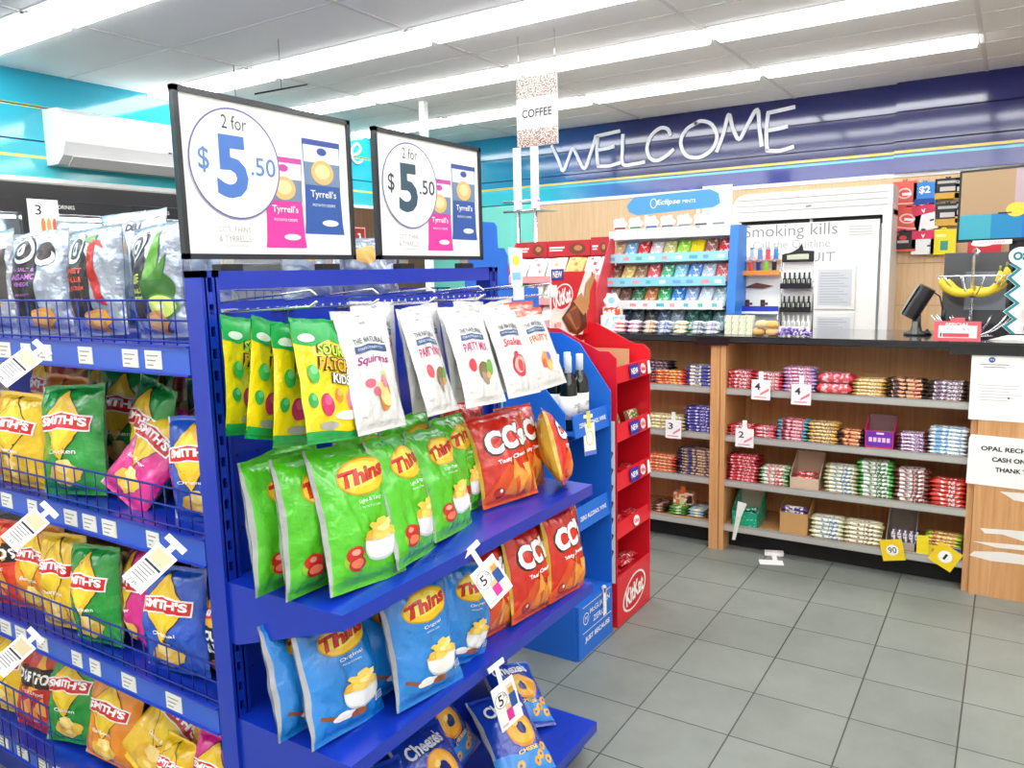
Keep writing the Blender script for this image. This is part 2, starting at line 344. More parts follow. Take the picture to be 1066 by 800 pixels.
for z, xf, nm in ((.928, -1.095, 0), (.600, -1.095, 1), (.117, -1.085, 2)):
    mb = MB(); mb.box((GX, GY0+.008, z-.012), (xf-.004, GY1-.02, z), BLUE); mb.box((xf-.004, GY0+.008, z-.034), (xf, GY1-.02, z), BLUE)
    for i in range(16): mb.box((xf-.06, 1.28+i*.012, z), (xf-.035, 1.284+i*.012, z+.0006), BLUED)
    for i in range(8): mb.box((xf-.06, 1.98+i*.014, z), (xf-.035, 1.984+i*.014, z+.0006), BLUED)
    sh = wb(mb, 'shelf')
    for yy in (GY0+.008, GY1-.026):
        k = MB(); P = [(GX+.005, z-.012), (xf-.004, z-.012), (xf-.004, z-.034), (GX+.03, z-.145 if nm < 2 else z-.1), (GX+.005, z-.145 if nm < 2 else z-.1)]
        k.prism([(x, zz) for x, zz in P], 0, .003, BLUE, Matrix.Translation((0, yy+.003, 0)) @ Matrix.Rotation(pi/2, 4, 'X')); k.build('bracket', sh)
PEGS = [(1.105, 1.53), (1.285, 1.527), (1.485, 1.523), (1.69, 1.522), (1.87, 1.52), (2.06, 1.52)]
for y, z in PEGS:
    mb = MB(); mb.box((GX-.008, y-.035, z-.002), (GX+.004, y+.035, z+.006), CHROME)
    mb.tube([(GX-.008, y, z-.03), (GX, y, z-.03), (GX+.01, y, z), (-1.185, y, z+.012), (-1.165, y, z+.022)], .003, CHROME)
    mb.tube([(GX, y, z+.02), (-1.18, y, z+.045), (-1.165, y, z+.035)], .0022, CHROME)
    wb(mb, 'peg_hook')
    if y > 1.8:
        mb = MB(); mb.box((-1.169, y-.03, z+.004), (-1.165, y+.02, z+.04), mat('#dfe7ee', .2)); rect(mb, -.025, .008, .015, .035, FX(-1.164, y, z), PAPER); wb(mb, 'ticket_holder')

# ------------------------------------------------------------------ long gondola facing the viewer
GL0 = -3.3
lg = thing('chip_gondola', 'long royal blue shelf run with wire fronted chip shelves facing the camera', 'shelving', (-2.4, 1.5, 0))
Ml = Matrix.Translation((2.4, -1.5, 0))
def lb(mb, name, parent=lg): return mb.build(name, parent, Ml if parent == lg else None)
mb = MB(); mb.box((GL0, 1.49, .1), (GX-.05, 1.51, 1.42), BLUED); lb(mb, 'spine_panel')
mb = MB(); mb.box((GL0, 1.1, 0), (GX-.05, 2.0, .09), BLUED); lb(mb, 'plinth')
WIRE = mat('#26368e', .3, .6)
LEV = [1.452, 1.014, .604, .2]
tick = mat('#e6e4de', .5); ink_grey = mat('#9a938c', .6)
for li_, z in enumerate(LEV):
    for side in (1, -1):
        yf = 1.05 if side == 1 else 2.02
        if side == -1 and li_ > 0: continue
        ys = 1.49 if side == 1 else 1.51
        mb = MB(); mb.box((GL0, ys, z-.014), (GX-.05, yf+.004*side if side == 1 else yf-.004, z), BLUE)
        mb.box((GL0, yf, z-.058), (GX-.05, yf+.004*side, z+.002), RAIL)
        mb.box((GL0, yf-.006*side, z-.062), (GX-.05, yf+.006*side, z-.058), BLUE); mb.box((GL0, yf-.006*side, z+.002), (GX-.05, yf+.006*side, z+.005), BLUE)
        sh = lb(mb, 'shelf')
        if side == 1:
            random.seed(40+li_)
            x = -3.2
            while x < -1.62:
                k = MB(); wdt = .062 if random.random() < .7 else .05
                k.box((x, 1.0475, z-.05), (x+wdt, 1.0495, z-.008), tick)
                for q in range(3): k.box((x+.008, 1.047, z-.018-q*.011), (x+wdt-.012-.01*q, 1.0476, z-.021-q*.011), ink_grey)
                if -2.7 < x: k.build('price_ticket', sh)
                x += random.choice([.09, .15, .19, .12])
            if li_ == 3: continue
        # wire fence along the front edge
        k = MB(); yy = yf + (.012 if side == 1 else -.012); H = .105
        for zz in (z+.012, z+.06, z+H): k.tube([(GL0, yy, zz), (GX-.055, yy, zz)], .0028, WIRE, 6)
        x = GL0+.02
        while x < GX-.06: k.tube([(x, yy, z), (x, yy, z+H)], .0018, WIRE, 5); x += .049
        k.build('wire_fence', sh)
# deep wire dump basket on the bottom shelf
k = MB()
for zz in (.24, .30, .36, .42): k.tube([(GL0, 1.01, zz), (-2.22, 1.01, zz)], .003, WIRE, 6)
x = GL0
while x < -2.2: k.tube([(x, 1.01, .2), (x, 1.01, .42)], .002, WIRE, 5); x += .049
lb(k, 'wire_basket')

# ================================================================== snack bags
def inside(pts, x, y):
    c = False; n = len(pts)
    for i in range(n):
        x1, y1 = pts[i]; x2, y2 = pts[i-1]
        if (y1 > y) != (y2 > y) and x < (x2-x1)*(y-y1)/(y2-y1)+x1: c = not c
    return c
def bag_mesh(w, h, t, front, back, decals, seed, bands=(), crumple=1.0, hole=False, nu=34, nv=44, seal=None):
    """a pillow bag standing on z=0 with its printed face towards -y; decals are printed film shapes laid on its surface:
       ('E',cx,cy,rx,ry,col,rot) ('P',pts,col) ('T',text,cx,cy,height,col,{...}) with x in -1..1 and y in 0..1"""
    mb = MB(); so = seed*3.17
    def surf(s, v, side, lift=0):
        v = min(max(v, 0), 1); s = max(min(s, 1), -1)
        e = max(0, min(1, (v-.045)/.91)); Tv = max(0, sin(pi*e))**.42; Ts = max(0, 1-abs(s)**2.4)**.62
        wv = w*(1-.075*sin(pi*v)*(1 if t > .02 else .3)); x = s*wv/2
        d = t/2*Tv*Ts
        nz = noise.noise(Vector((s*2.2+so, v*3.1, side*5+so)))*.62 + noise.noise(Vector((s*4.6+so, v*6.4+s*2, side*9)))*.3 + abs(noise.noise(Vector((s*6+v*4+so, v*9-s*3, side*4))))*.16
        pl = sin(s*17+so)*.5*(math.exp(-v/.13)+math.exp(-(1-v)/.13)) + sin(s*31+so*2)*.25*(math.exp(-v/.09)+math.exp(-(1-v)/.09))
        d += crumple*(nz*.015*Tv*Ts**.5 + pl*.006*min(1, Tv*1.6)) * (t/.05)**.5
        d = max(d, .0006)
        x += crumple*.004*noise.noise(Vector((v*6+so, s*2, 3)))*(abs(s))
        sag = .012*crumple*sin(so)*(s*s-.4)*(1-e)
        y = -d*side - side*lift + noise.noise(Vector((s*1.1+so, v*1.3, 8)))*.006*crumple
        z = v*h + crumple*.004*noise.noise(Vector((s*2.6+so, 2, v)))*(v)
        return (x, y, z)
    for side in (1, -1):
        vs = [surf(-1+2*i/nu, j/nv, side) for j in range(nv+1) for i in range(nu+1)]; o = nu+1
        groups = {}
        for j in range(nv):
            for i in range(nu):
                vm = (j+.5)/nv; c = front if side == 1 else back
                for b0, b1, bc in bands:
                    if b0 <= vm <= b1: c = bc
                if seal and (vm < .04 or vm > .96): c = seal
                if t > .03 and (i < 1 and side == 1): c = back
                q = (j*o+i, j*o+i+1, (j+1)*o+i+1, (j+1)*o+i)
                groups.setdefault(c, []).append(q if side == 1 else q[::-1])
        base = len(mb.v); mb.v += vs
        for c, fs in groups.items():
            k = mb.mi(foil(c))
            for f in fs: mb.f.append(tuple(base+a for a in f)); mb.m.append(k); mb.smooth.append(True)
    def ext(d):
        if d[0] == 'E': return (d[1]-d[3], d[2]-d[4], d[1]+d[3], d[2]+d[4])
        if d[0] == 'P': return (min(p[0] for p in d[1]), min(p[1] for p in d[1]), max(p[0] for p in d[1]), max(p[1] for p in d[1]))
        k = d[6] if len(d) > 6 else {}; hw = k.get('width', d[4]*4)/2; return (d[2]-hw, d[3]-d[4]*.6, d[2]+hw, d[3]+d[4]*.6)
    lev = []
    for d in decals:
        e = ext(d); L_ = 0
        for e2, l2 in lev:
            if e[0] < e2[2] and e2[0] < e[2] and e[1] < e2[3] and e2[1] < e[3]: L_ = max(L_, l2+1)
        lev.append((e, L_))
    for li2, d in enumerate(decals):
        lift = .0011+.0005*lev[li2][1]
        if d[0] == 'E':
            _, cx, cy, rx, ry, c = d[:6]; rot = d[6] if len(d) > 6 else 0; W2 = w/2; n = 30
            vs = [(cx, cy)]; fs = []
            NR = max(2, min(12, int(max(rx*W2, ry*h)/.006)))
            for rr in range(1, NR+1):
                for a in range(n):
                    ang = 2*pi*a/n; ex, ey = rx*W2*rr/NR*cos(ang), ry*h*rr/NR*sin(ang)
                    vs.append((cx+(ex*cos(rot)-ey*sin(rot))/W2, cy+(ex*sin(rot)+ey*cos(rot))/h))
            for a in range(n): fs.append((0, 1+a, 1+(a+1) % n))
            for rr in range(NR-1):
                for a in range(n): fs.append((1+rr*n+a, 1+(rr+1)*n+a, 1+(rr+1)*n+(a+1) % n, 1+rr*n+(a+1) % n))
        else:
            if d[0] == 'P': vs, fs, c = list(d[1]), [tuple(range(len(d[1])))], d[2]
            else:
                _, s_, cx, cy, hh, c = d[:6]; kw = d[6] if len(d) > 6 else {}
                v2, fs, TW, TH = txt(s_, kw.get('bold', 0), kw.get('shear', 0)); k = hh*h/TH; kx = kw['width']*w/2/TW if 'width' in kw else k
                rt = kw.get('rot', 0); ar = kw.get('arc', 0)
                vs = []
                for x, y in v2:
                    x *= kx; y *= k; y += ar*h*(1-(x/(TW*kx/2))**2); x, y = x*cos(rt)-y*sin(rt), x*sin(rt)+y*cos(rt)
                    vs.append((cx+x/(w/2), cy+y/h))
            bm = bmesh.new(); bv = [bm.verts.new((x*w/2, y*h, 0)) for x, y in vs]
            for f in fs:
                try: bm.faces.new([bv[i] for i in f])
                except ValueError: pass
            bmesh.ops.triangulate(bm, faces=bm.faces)
            for _ in range(4):
                le = [e for e in bm.edges if e.calc_length() > .0075]
                if not le: break
                bmesh.ops.subdivide_edges(bm, edges=le, cuts=1); bmesh.ops.triangulate(bm, faces=bm.faces)
            bm.verts.index_update(); vs = [(p.co.x/(w/2), p.co.y/h) for p in bm.verts]; fs = [tuple(p.index for p in f.verts) for f in bm.faces]; bm.free()
        V3 = [surf(x, y, 1, lift) for x, y in vs]
        # keep winding towards -y
        fs2 = []
        for f in fs:
            a, b_, c_ = vs[f[0]], vs[f[1]], vs[f[2]]
            ar_ = (b_[0]-a[0])*(c_[1]-a[1])-(b_[1]-a[1])*(c_[0]-a[0]); fs2.append(f if ar_ > 0 else f[::-1])
        mb.add(V3, fs2, ink(c), None, True)
    return mb
def chipshape(cx, cy, rx, ry, rot=0, k=5):
    return [(cx+rx*cos(a)*(1+.14*cos(k*a+rot*7))*cos(rot)-ry*2*sin(a)*sin(rot)*.5, cy+ry*sin(a)*(1+.12*sin(3*a+rot))+rx*.5*cos(a)*sin(rot)*.5) for a in [2*pi*i/18 for i in range(18)]]
def chips(cx, cy, sc=1, cols=('#f2c64a', '#ffe08a', '#e9b437')):
    return [('P', chipshape(cx-.16*sc, cy, .2*sc, .055*sc, .4), cols[2]), ('P', chipshape(cx+.14*sc, cy+.01*sc, .2*sc, .05*sc, -.3), cols[0]),
            ('P', chipshape(cx, cy+.045*sc, .17*sc, .045*sc, .1), cols[1]), ('P', chipshape(cx+.02*sc, cy-.035*sc, .2*sc, .04*sc, .2), cols[0]), ('E', cx+.02*sc, cy-.03*sc, .1*sc, .015*sc, cols[1])]
def D_thins(c, dark, flav, tom):
    d = [('E', .08, .76, .7, .135, dark, .12), ('E', .08, .76, .66, .122, '#f4c51e', .12), ('E', .02, .775, .5, .09, '#fbe04f', .12),
         ('T', 'Thins', .07, .77, .115, '#7d0f14', dict(bold=.05, shear=.25, width=1.26, rot=.16)), ('T', 'Thins', .07, .772, .11, '#d4161c', dict(bold=.025, shear=.25, width=1.24, rot=.16)),
         ('T', flav, .1, .585, .035, '#f5fff5', dict(width=.62, rot=.05)), ('T', 'POTATO CHIPS', .1, .54, .014, '#e6f6e6', dict(width=.5))]
    arc = lambda y0, dy: [(.27-.51*cos(pi*i/14), y0-dy*sin(pi*i/14)**.8) for i in range(15)]
    d += [('P', arc(.30, .15), '#cfd3d6'), ('P', arc(.318, .15), '#f6f6f4'), ('E', .27, .318, .51, .03, '#e2e2dd')]
    for x, y, rx, ry, ro, c_ in ((-.0, .345, .26, .035, .3, '#e9b437'), (.5, .35, .26, .034, -.3, '#f2c64a'), (.25, .335, .3, .036, .1, '#f6d060'), (.12, .385, .24, .032, -.4, '#f2c64a'), (.4, .39, .24, .032, .5, '#ffe08a'), (.27, .42, .18, .028, .2, '#f4cc55'), (.3, .37, .18, .02, 0, '#ffe89a')): d.append(('P', chipshape(x, y, rx, ry, ro), c_))
    if tom: d += [('E', -.5, .2, .24, .065, '#8fbf2a'), ('E', -.48, .235, .22, .055, '#c9221b'), ('E', -.42, .17, .22, .05, '#b51a14'), ('E', -.43, .175, .17, .033, '#ef7b56'), ('E', -.5, .25, .1, .02, '#f0a08a')]
    else: d += [('P', [(-.85, .2), (-.4, .13), (.05, .12), (.05, .145), (-.4, .165), (-.82, .225)], '#8a4a22'), ('E', -.25, .15, .3, .03, '#f2efe8'), ('E', .12, .13, .22, .03, '#9a5526'), ('E', -.3, .17, .16, .02, '#fdfdfb')]
    d += [('P', [(.62, .14), (.9, .15), (.9, .21), (.62, .2)], '#e9efe2'), ('P', [(.65, .148), (.87, .157), (.87, .202), (.65, .193)], c), ('T', 'BEST', .76, .175, .02, '#f4f8ee', dict(width=.18))]
    return d
def D_cc():
    d = [('P', [(-1, .1), (-.2, .42), (.5, .3), (1, .42), (1, 0), (-1, 0)], '#e2511d')]
    for i, (x, y, r) in enumerate([(.3, .22, .3), (-.1, .15, .26), (.62, .3, .26), (.1, .33, .24), (.5, .12, .26)]):
        a = i*1.3; d.append(('P', [(x+r*cos(a), y+r*.6*sin(a)), (x+r*cos(a+2.1), y+r*.6*sin(a+2.1)), (x+r*cos(a+4.2), y+r*.6*sin(a+4.2))], ['#f2a03a', '#e8822a', '#f5b355'][i % 3]))
    d += [('T', "CC's", .04, .69, .3, '#2c1410', dict(bold=.07, width=1.62, rot=.06, shear=.1)), ('T', "CC's", .04, .695, .27, '#ffffff', dict(bold=.05, width=1.5, rot=.06, shear=.1)),
          ('T', 'Tasty Cheese', .08, .47, .06, '#ffffff', dict(bold=.03, width=1.15, rot=.08)), ('E', -.55, .13, .17, .055, '#7a1410'), ('E', -.56, .135, .13, .04, '#c8342a'), ('E', -.5, .15, .05, .02, '#f4eadf'),
          ('P', [(.86, 0.05), (1, 0.05), (1, .95), (.92, .95)], '#f0b52c')]
    return d
def D_cheez():
    d = [('E', .1, .5, .52, .2, '#e98a1d', .3), ('E', .1, .51, .47, .175, '#f8b62f', .3), ('E', .12, .5, .17, .07, '#1a2b7a', .3), ('E', -.05, .56, .12, .03, '#ffd76a', .5),
         ('T', 'Cheezels', -.05, .79, .17, '#101c4a', dict(bold=.07, width=1.5, rot=.14)), ('T', 'Cheezels', -.05, .793, .155, '#eef3ff', dict(bold=.03, width=1.42, rot=.14)),
         ('P', [(-1, .3), (0, .24), (1, .34), (1, .05), (-1, .05)], '#3b8fe0'), ('T', 'CHEESE', .1, .27, .04, '#ffe14a', dict(width=.7, bold=.03, rot=.08))]
    for x, y in ((.5, .2), (.7, .28), (.3, .14), (.75, .14), (-.3, .14)): d += [('E', x, y, .14, .045, '#f5b02c', .4), ('E', x, y, .05, .016, '#2d68c0', .4)]
    return d
def D_smith(c, flav, big=None):
    d = [('P', [(-.72, .66), (0, .97), (.72, .66), (0, .3)], '#1d1d18'), ('P', [(-.69, .66), (0, .955), (.69, .66), (0, .315)], '#f4c21c'), ('P', [(-.5, .66), (0, .86), (.5, .66), (0, .4)], '#f8d534'),
         ('P', [(-.8, .57), (-.84, .71), (0, .76), (.84, .71), (.8, .57), (0, .6)], '#f8f4ee'), ('P', [(-.76, .585), (-.8, .695), (0, .745), (.8, .695), (.76, .585), (0, .615)], '#d3191c'),
         ('T', "SMITH'S", 0, .655, .082, '#ffffff', dict(bold=.045, width=1.4, arc=.03)), ('T', flav, .05, .4, .04, '#ffffff', dict(width=.8, bold=.01))]
    d += chips(.1, .2, 1.5)
    return d
def D_dor(c):
    d = [('P', [(-.2, .45), (.75, .6), (.2, .95)], '#e9a32a'), ('P', [(-1, .5), (-1, .72), (1, .78), (1, .56)], '#1c1416'), ('T', 'DORITOS', 0, .64, .12, '#ffffff', dict(bold=.04, width=1.7, rot=.03)),
         ('T', 'CHEESE SUPREME', 0, .47, .035, '#fff4e8', dict(width=1.1))]
    for i, (x, y) in enumerate([(-.3, .25), (.2, .2), (.45, .32), (-.05, .33)]):
        a = i*1.7; d.append(('P', [(x+.3*cos(a), y+.13*sin(a)), (x+.3*cos(a+2.1), y+.13*sin(a+2.1)), (x+.3*cos(a+4.2), y+.13*sin(a+4.2))], ['#f2a03a', '#e8822a'][i % 2]))
    return d
def D_rrd(lines, col, pic):
    d = [('P', [(-.62, .16), (-.66, .74), (-.4, .84), (.12, .84), (.3, .7), (.34, .16)], '#17151a'),
         ('E', -.16, .8, .36, .15, '#101012'), ('E', -.16, .8, .33, .135, '#d8dadc'), ('E', -.16, .8, .25, .1, '#141416'), ('E', -.16, .8, .12, .062, '#dfe2e4'), ('E', -.16, .8, .05, .03, '#141416'),
         ('T', 'RED ROCK DELI', -.16, .905, .02, '#151515', dict(width=.4, arc=.012))]
    for i, (s_, y, hh, wd) in enumerate(lines): d.append(('T', s_, -.14, y, hh, col, dict(width=wd, bold=.03)))
    if pic == 'chilli': d += [('P', [(.35, .9), (.45, .88), (.52, .6), (.62, .4), (.72, .26), (.5, .3), (.36, .5), (.3, .7)], '#b3201a'), ('P', [(.1, .88), (.5, .93), (.4, .84)], '#3f8d2e'), ('P', [(.3, .88), (.7, .78), (.6, .86)], '#d0342c')]
    if pic == 'lime': d += [('E', .55, .42, .38, .15, '#2f6d22'), ('E', .62, .27, .34, .11, '#4c8f22'), ('E', .62, .27, .3, .095, '#d7e86a'), ('E', .62, .27, .06, .02, '#f4f7cf'), ('P', [(.3, .5), (.45, .95), (.62, .8), (.6, .5)], '#5aa02c'), ('P', [(.4, .5), (.8, .72), (.7, .5)], '#3f8126')]
    if pic == 'bals': d += [('E', .52, .75, .3, .12, '#1a1216'), ('E', .54, .72, .28, .08, '#efeef2'), ('E', .52, .77, .22, .08, '#241418')]
    d += [('P', chipshape(.3, .14, .42, .1, .3), '#f0a63a'), ('P', chipshape(.25, .15, .3, .06, .1), '#ffc868')]
    return d
def D_sour():
    d = [('P', [(-1, .8), (-.5, .77), (0, .82), (.5, .78), (1, .83), (1, .97), (-1, .97)], '#18a049'), ('E', -.62, .84, .24, .035, '#dfe6da'),
         ('T', 'SOUR', .05, .735, .1, '#141410', dict(bold=.1, width=.9, rot=-.1)), ('T', 'SOUR', .05, .735, .09, '#b9dc3a', dict(bold=.03, width=.82, rot=-.1)),
         ('T', 'PATCH', .1, .615, .12, '#141410', dict(bold=.1, width=1.1, rot=-.1)), ('T', 'PATCH', .1, .615, .1, '#f6b22a', dict(bold=.03, width=1.0, rot=-.1)),
         ('T', 'KIDS', .25, .495, .09, '#141410', dict(bold=.1, width=.7, rot=-.1)), ('T', 'KIDS', .25, .495, .08, '#f2f0ea', dict(bold=.03, width=.62, rot=-.1))]
    for x, y, c, c2, s_ in ((-.3, .3, '#cf2f63', '#e0608a', 1.25), (-.62, .55, '#3fae4a', '#74cc78', 1), (.55, .32, '#e77b92', '#f2a8b6', 1.2), (-.72, .34, '#35a04c', '#66c27a', .8), (.1, .36, '#f08a2a', '#f8b468', .8)):
        d += [('E', x, y, .17*s_, .075*s_, c, .3), ('E', x+.03, y+.03*s_, .1*s_, .035*s_, c2, .3), ('E', x-.02, y-.04*s_, .11*s_, .035*s_, c, -.2)]
    d += [('E', -.3, .13, .3, .035, '#a8a79c'), ('E', .4, .2, .5, .04, '#f4f1e6'), ('P', [(-1, .03), (1, .03), (1, .12), (.4, .06), (-.2, .09), (-1, .1)], '#18a049')]
    return d
def D_nat(name_, col, pic, shear=.2):
    d = [('T', 'THE NATURAL', 0, .78, .05, '#55565a', dict(bold=.02, width=1.2, arc=.02)), ('P', [(-.62, .68), (-.6, .74), (0, .76), (.6, .74), (.62, .68), (0, .7)], '#33507e'), ('T', 'CONFECTIONERY CO.', 0, .716, .02, '#dfe6f2', dict(width=1.05, arc=.01)),
         ('T', name_, 0, .6, .09, col, dict(bold=.02, width=1.25, shear=shear, arc=.02)), ('P', [(-.12, .955), (.1, .965), (.16, .945), (-.08, .935)], '#8d8f94')]
    for i, (x, y, rx, ry, c) in enumerate(pic): d.append(('E', x, y, rx, ry, c, i*.7))
    d += [('T', '180g', -.7, .14, .02, '#8f9298', dict(width=.18))]
    return d
BAGS = {
 'thins_green': ('#4fc018', '#a9aca9', lambda: D_thins('#4fc018', '#c99a10', 'Light & Tangy', True), .06),
 'thins_blue': ('#1782d6', '#a9acb2', lambda: D_thins('#1782d6', '#c99a10', 'Original', False), .06),
 'cc': ('#d7260f', '#d9b23a', D_cc, .06),
 'cheezels': ('#1741b5', '#a9acb2', D_cheez, .07),
 'yellow': ('#f2c318', '#a9a9a2', lambda: D_smith('', 'Cheese & Onion'), .07),
 'orange': ('#ef8f14', '#a9a9a2', lambda: D_smith('', 'Barbecue'), .07),
 'green': ('#159a33', '#a9ada9', lambda: D_smith('', 'Chicken'), .07),
 'pink': ('#e0218c', '#aeaab0', lambda: D_smith('', 'Salt & Vinegar'), .07),
 'blue': ('#1450c0', '#c4c8d0', lambda: D_smith('', 'Original'), .07),
 'black': ('#1a1a1e', '#9a9aa0', lambda: [('E', -.1, .66, .5, .13, '#f4b81c'), ('P', [(-.62, .6), (-.62, .7), (.42, .72), (.42, .62)], '#d3191c'), ('T', "SMITH'S", -.1, .66, .06, '#ffffff', dict(bold=.04, width=.95)),
        ('T', 'DOUBLE', 0, .45, .1, '#f6f4ee', dict(bold=.05, width=1.4)), ('T', 'CRUNCH', 0, .33, .1, '#f6f4ee', dict(bold=.05, width=1.4)), ('E', 0, .15, .5, .07, '#a8583a')], .07),
 'doritos': ('#e03a12', '#a9a9a2', lambda: D_dor(''), .07),
 'dark_red': ('#c01a14', '#a9a9a2', lambda: D_dor(''), .06),
 'tan': ('#c98a3a', '#a9a9a2', lambda: chips(0, .5, 2)+[('P', [(-.7, .75), (.7, .8), (.7, .9), (-.7, .86)], '#a8281c')], .07),
 'silver': ('#aab4c2', '#a9b2bc', lambda: [('P', chipshape(-.4, .8, .4, .1, .3), '#f0b85a'), ('T', 'DELI', .3, .85, .06, '#2a2a30', dict(bold=.03))], .09),
 'rrd_bals': ('#aab5c4', '#a9b2bc', lambda: D_rrd([('SEA SALT &', .61, .035, .7), ('BALSAMIC', .54, .055, .85), ('VINEGAR', .47, .04, .6), ('POTATO CHIPS', .37, .02, .6)], '#b06ac0', 'bals'), .085),
 'rrd_chilli': ('#aab5c4', '#a9b2bc', lambda: D_rrd([('SWEET', .6, .05, .6), ('CHILLI &', .52, .05, .65), ('SOUR CREAM', .44, .04, .7), ('POTATO CHIPS', .34, .02, .6)], '#e2543a', 'chilli'), .085),
 'rrd_lime': ('#aab5c4', '#a9b2bc', lambda: D_rrd([('LIME', .52, .07, .6), ('& BLACK', .42, .04, .65), ('PEPPER', .35, .04, .6)], '#b8d84a', 'lime'), .085),
 'rrd_plain': ('#b4bbc4', '#a9b2bc', lambda: [('P', chipshape(.1, .25, .6, .12, .3), '#eda93c'), ('P', chipshape(-.2, .18, .4, .1, .1), '#f7c566'), ('P', [(.5, .3), (.9, .3), (.9, .8), (.5, .8)], '#4a4440')], .085),
 'sour': ('#f4d60e', '#2fae4a', D_sour, .022),
 'squirms': ('#dededc', '#c8c8c8', lambda: D_nat('Squirms', '#a02a80', [(-.3, .42, .2, .04, '#d8687a'), (.3, .46, .16, .05, '#c7d88a'), (.2, .3, .4, .09, '#c9803a'), (.2, .31, .34, .07, '#e6d38a'), (-.1, .34, .16, .04, '#d8607a'), (.25, .42, .1, .06, '#e089a0')]), .03),
 'party': ('#dededc', '#c8c8c8', lambda: D_nat('PARTY MIX', '#c0206a', [(-.4, .42, .17, .07, '#d8404a'), (.1, .36, .3, .08, '#7a6a3a'), (.45, .38, .25, .06, '#6aa84a'), (.1, .27, .22, .05, '#a08878'), (.3, .3, .1, .04, '#e0a050')], 0), .03),
 'snakes': ('#dededc', '#c8c8c8', lambda: D_nat('Snakes', '#d0303a', [(.0, .34, .4, .13, '#c8324a'), (.0, .35, .3, .09, '#e8b8a8'), (.05, .34, .2, .06, '#cf4a50'), (-.1, .46, .1, .06, '#c8324a')]), .03),
 'fruity': ('#dededc', '#c8c8c8', lambda: D_nat('FRUITY', '#e06a2a', [(0, .34, .36, .1, '#efa04a'), (.2, .38, .14, .05, '#7a6ac0'), (-.2, .3, .16, .05, '#e8604a'), (.1, .26, .2, .05, '#f0c070')], 0), .03),
}
_seed = [0]
def bag(kind, pos, yaw, tilt, roll, w, h, name, label, cat, group=None, seal=None, crumple=1, t=None, shift=(0, 0, 0)):
    _seed[0] += 1; fr, bk, dec, th = BAGS[kind]; bands = ()
    if kind in ('sour',): bands = ((.88, 1, '#18a049'), (0, .07, '#18a049'))
    if kind == 'fruity': bands = ((.9, 1, '#e0604a'),)
    if kind in ('yellow', 'orange', 'green', 'pink', 'blue', 'black', 'doritos', 'dark_red', 'tan'): th *= 1.3; w *= 1.25; h *= 1.04
    elif th > .05: th *= 1.35; w *= 1.07
    else: w *= 1.12
    mb = bag_mesh(w, h, t or th, fr, bk, dec(), _seed[0], bands, crumple, seal=seal)
    o = mb.build(name)
    o.matrix_world = Matrix.Translation(Vector(pos)+Vector(shift)) @ Matrix.Rotation(radians(yaw), 4, 'Z') @ Matrix.Rotation(radians(tilt), 4, 'X') @ Matrix.Rotation(radians(roll), 4, 'Y')
    return tag(o, label, cat, group)
CB = 'chip_bag'; CC_ = 'chip bag'
G1 = 'green chip bags on the upper end shelf'; G2 = 'blue chip bags on the second end shelf'; G3 = 'red corn chip bags on the end shelves'
T = [
 ('thins_green', (-1.313, 1.12, .932), 100, -8, 4, .21, .285, 'green foil chip bag farthest left on the upper shelf, only its left edge showing', G1),
 ('thins_green', (-1.235, 1.14, .932), 97, -8, 4, .21, .295, 'green foil chip bag second from the left, half hidden by the big centred one', G1),
 ('thins_green', (-1.15, 1.200, .932), 88, -17, 5, .212, .311, 'large green foil chip bag in front, its whole face and tomato picture showing', G1),
 ('thins_green', (-1.155, 1.37, .932), 107, -17, 7, .212, .304, 'green foil chip bag leaning just right of the big centred one', G1),
 ('thins_green', (-1.19, 1.565, .932), 104, -20, 6, .214, .284, 'green foil chip bag with its logo beside the rightmost green one', G1),
 ('thins_green', (-1.264, 1.725, .932), 103, -14, 4, .215, .280, 'rightmost green chip bag, set back beside the red corn chips', G1),
 ('cc', (-1.21, 1.87, .935), 76, -16, -1, .211, .265, 'red corn chip bag on the upper shelf next to the green bags', G3),
 ('cc', (-1.235, 2.00, .935), 92, -13, 4, .209, .262, 'red corn chip bag half hidden on the upper shelf, between two other red ones', G3),
 ('cc', (-1.15, 2.085, .94), 118, -16, 14, .150, .246, 'narrow red corn chip bag turned sideways at the right end of the upper shelf', G3),
 ('thins_blue', (-1.276, 1.125, .604), 100, -16, 8, .205, .25, 'blue chip bag at the far left of the second shelf, logo partly covered', G2),
 ('thins_blue', (-1.185, 1.150, .604), 92, -18, 6, .214, .27, 'blue chip bag in front at the left end, whole bowl picture showing', G2),
 ('thins_blue', (-1.215, 1.335, .604), 98, -16, 8, .207, .25, 'blue chip bag standing behind, between the two front blue bags', G2),
 ('thins_blue', (-1.118, 1.355, .604), 86, -16, 4, .211, .282, 'blue chip bag in the centre of the second shelf with tall logo', G2),
 ('thins_blue', (-1.145, 1.51, .606), 88, -8, 16, .205, .255, 'blue chip bag tipped to the right against the red corn chips', G2),
 ('cc', (-1.17, 1.69, .604), 93, -10, 6, .205, .245, 'red corn chip bag behind the swinging price card on the second shelf', G3),
 ('cc', (-1.14, 1.86, .604), 90, -11, 4, .207, .262, 'red corn chip bag on the second shelf, middle of three', G3),
 ('cc', (-1.12, 2.035, .604), 90, -9, 4, .209, .270, 'red corn chip bag at the right end of the second shelf', G3),
]
for k_, p, yw, tl, rl, w_, h_, lab, g in T: bag(k_, p, yw, tl, rl, w_, h_, CB, lab, CC_, g, seal=None)
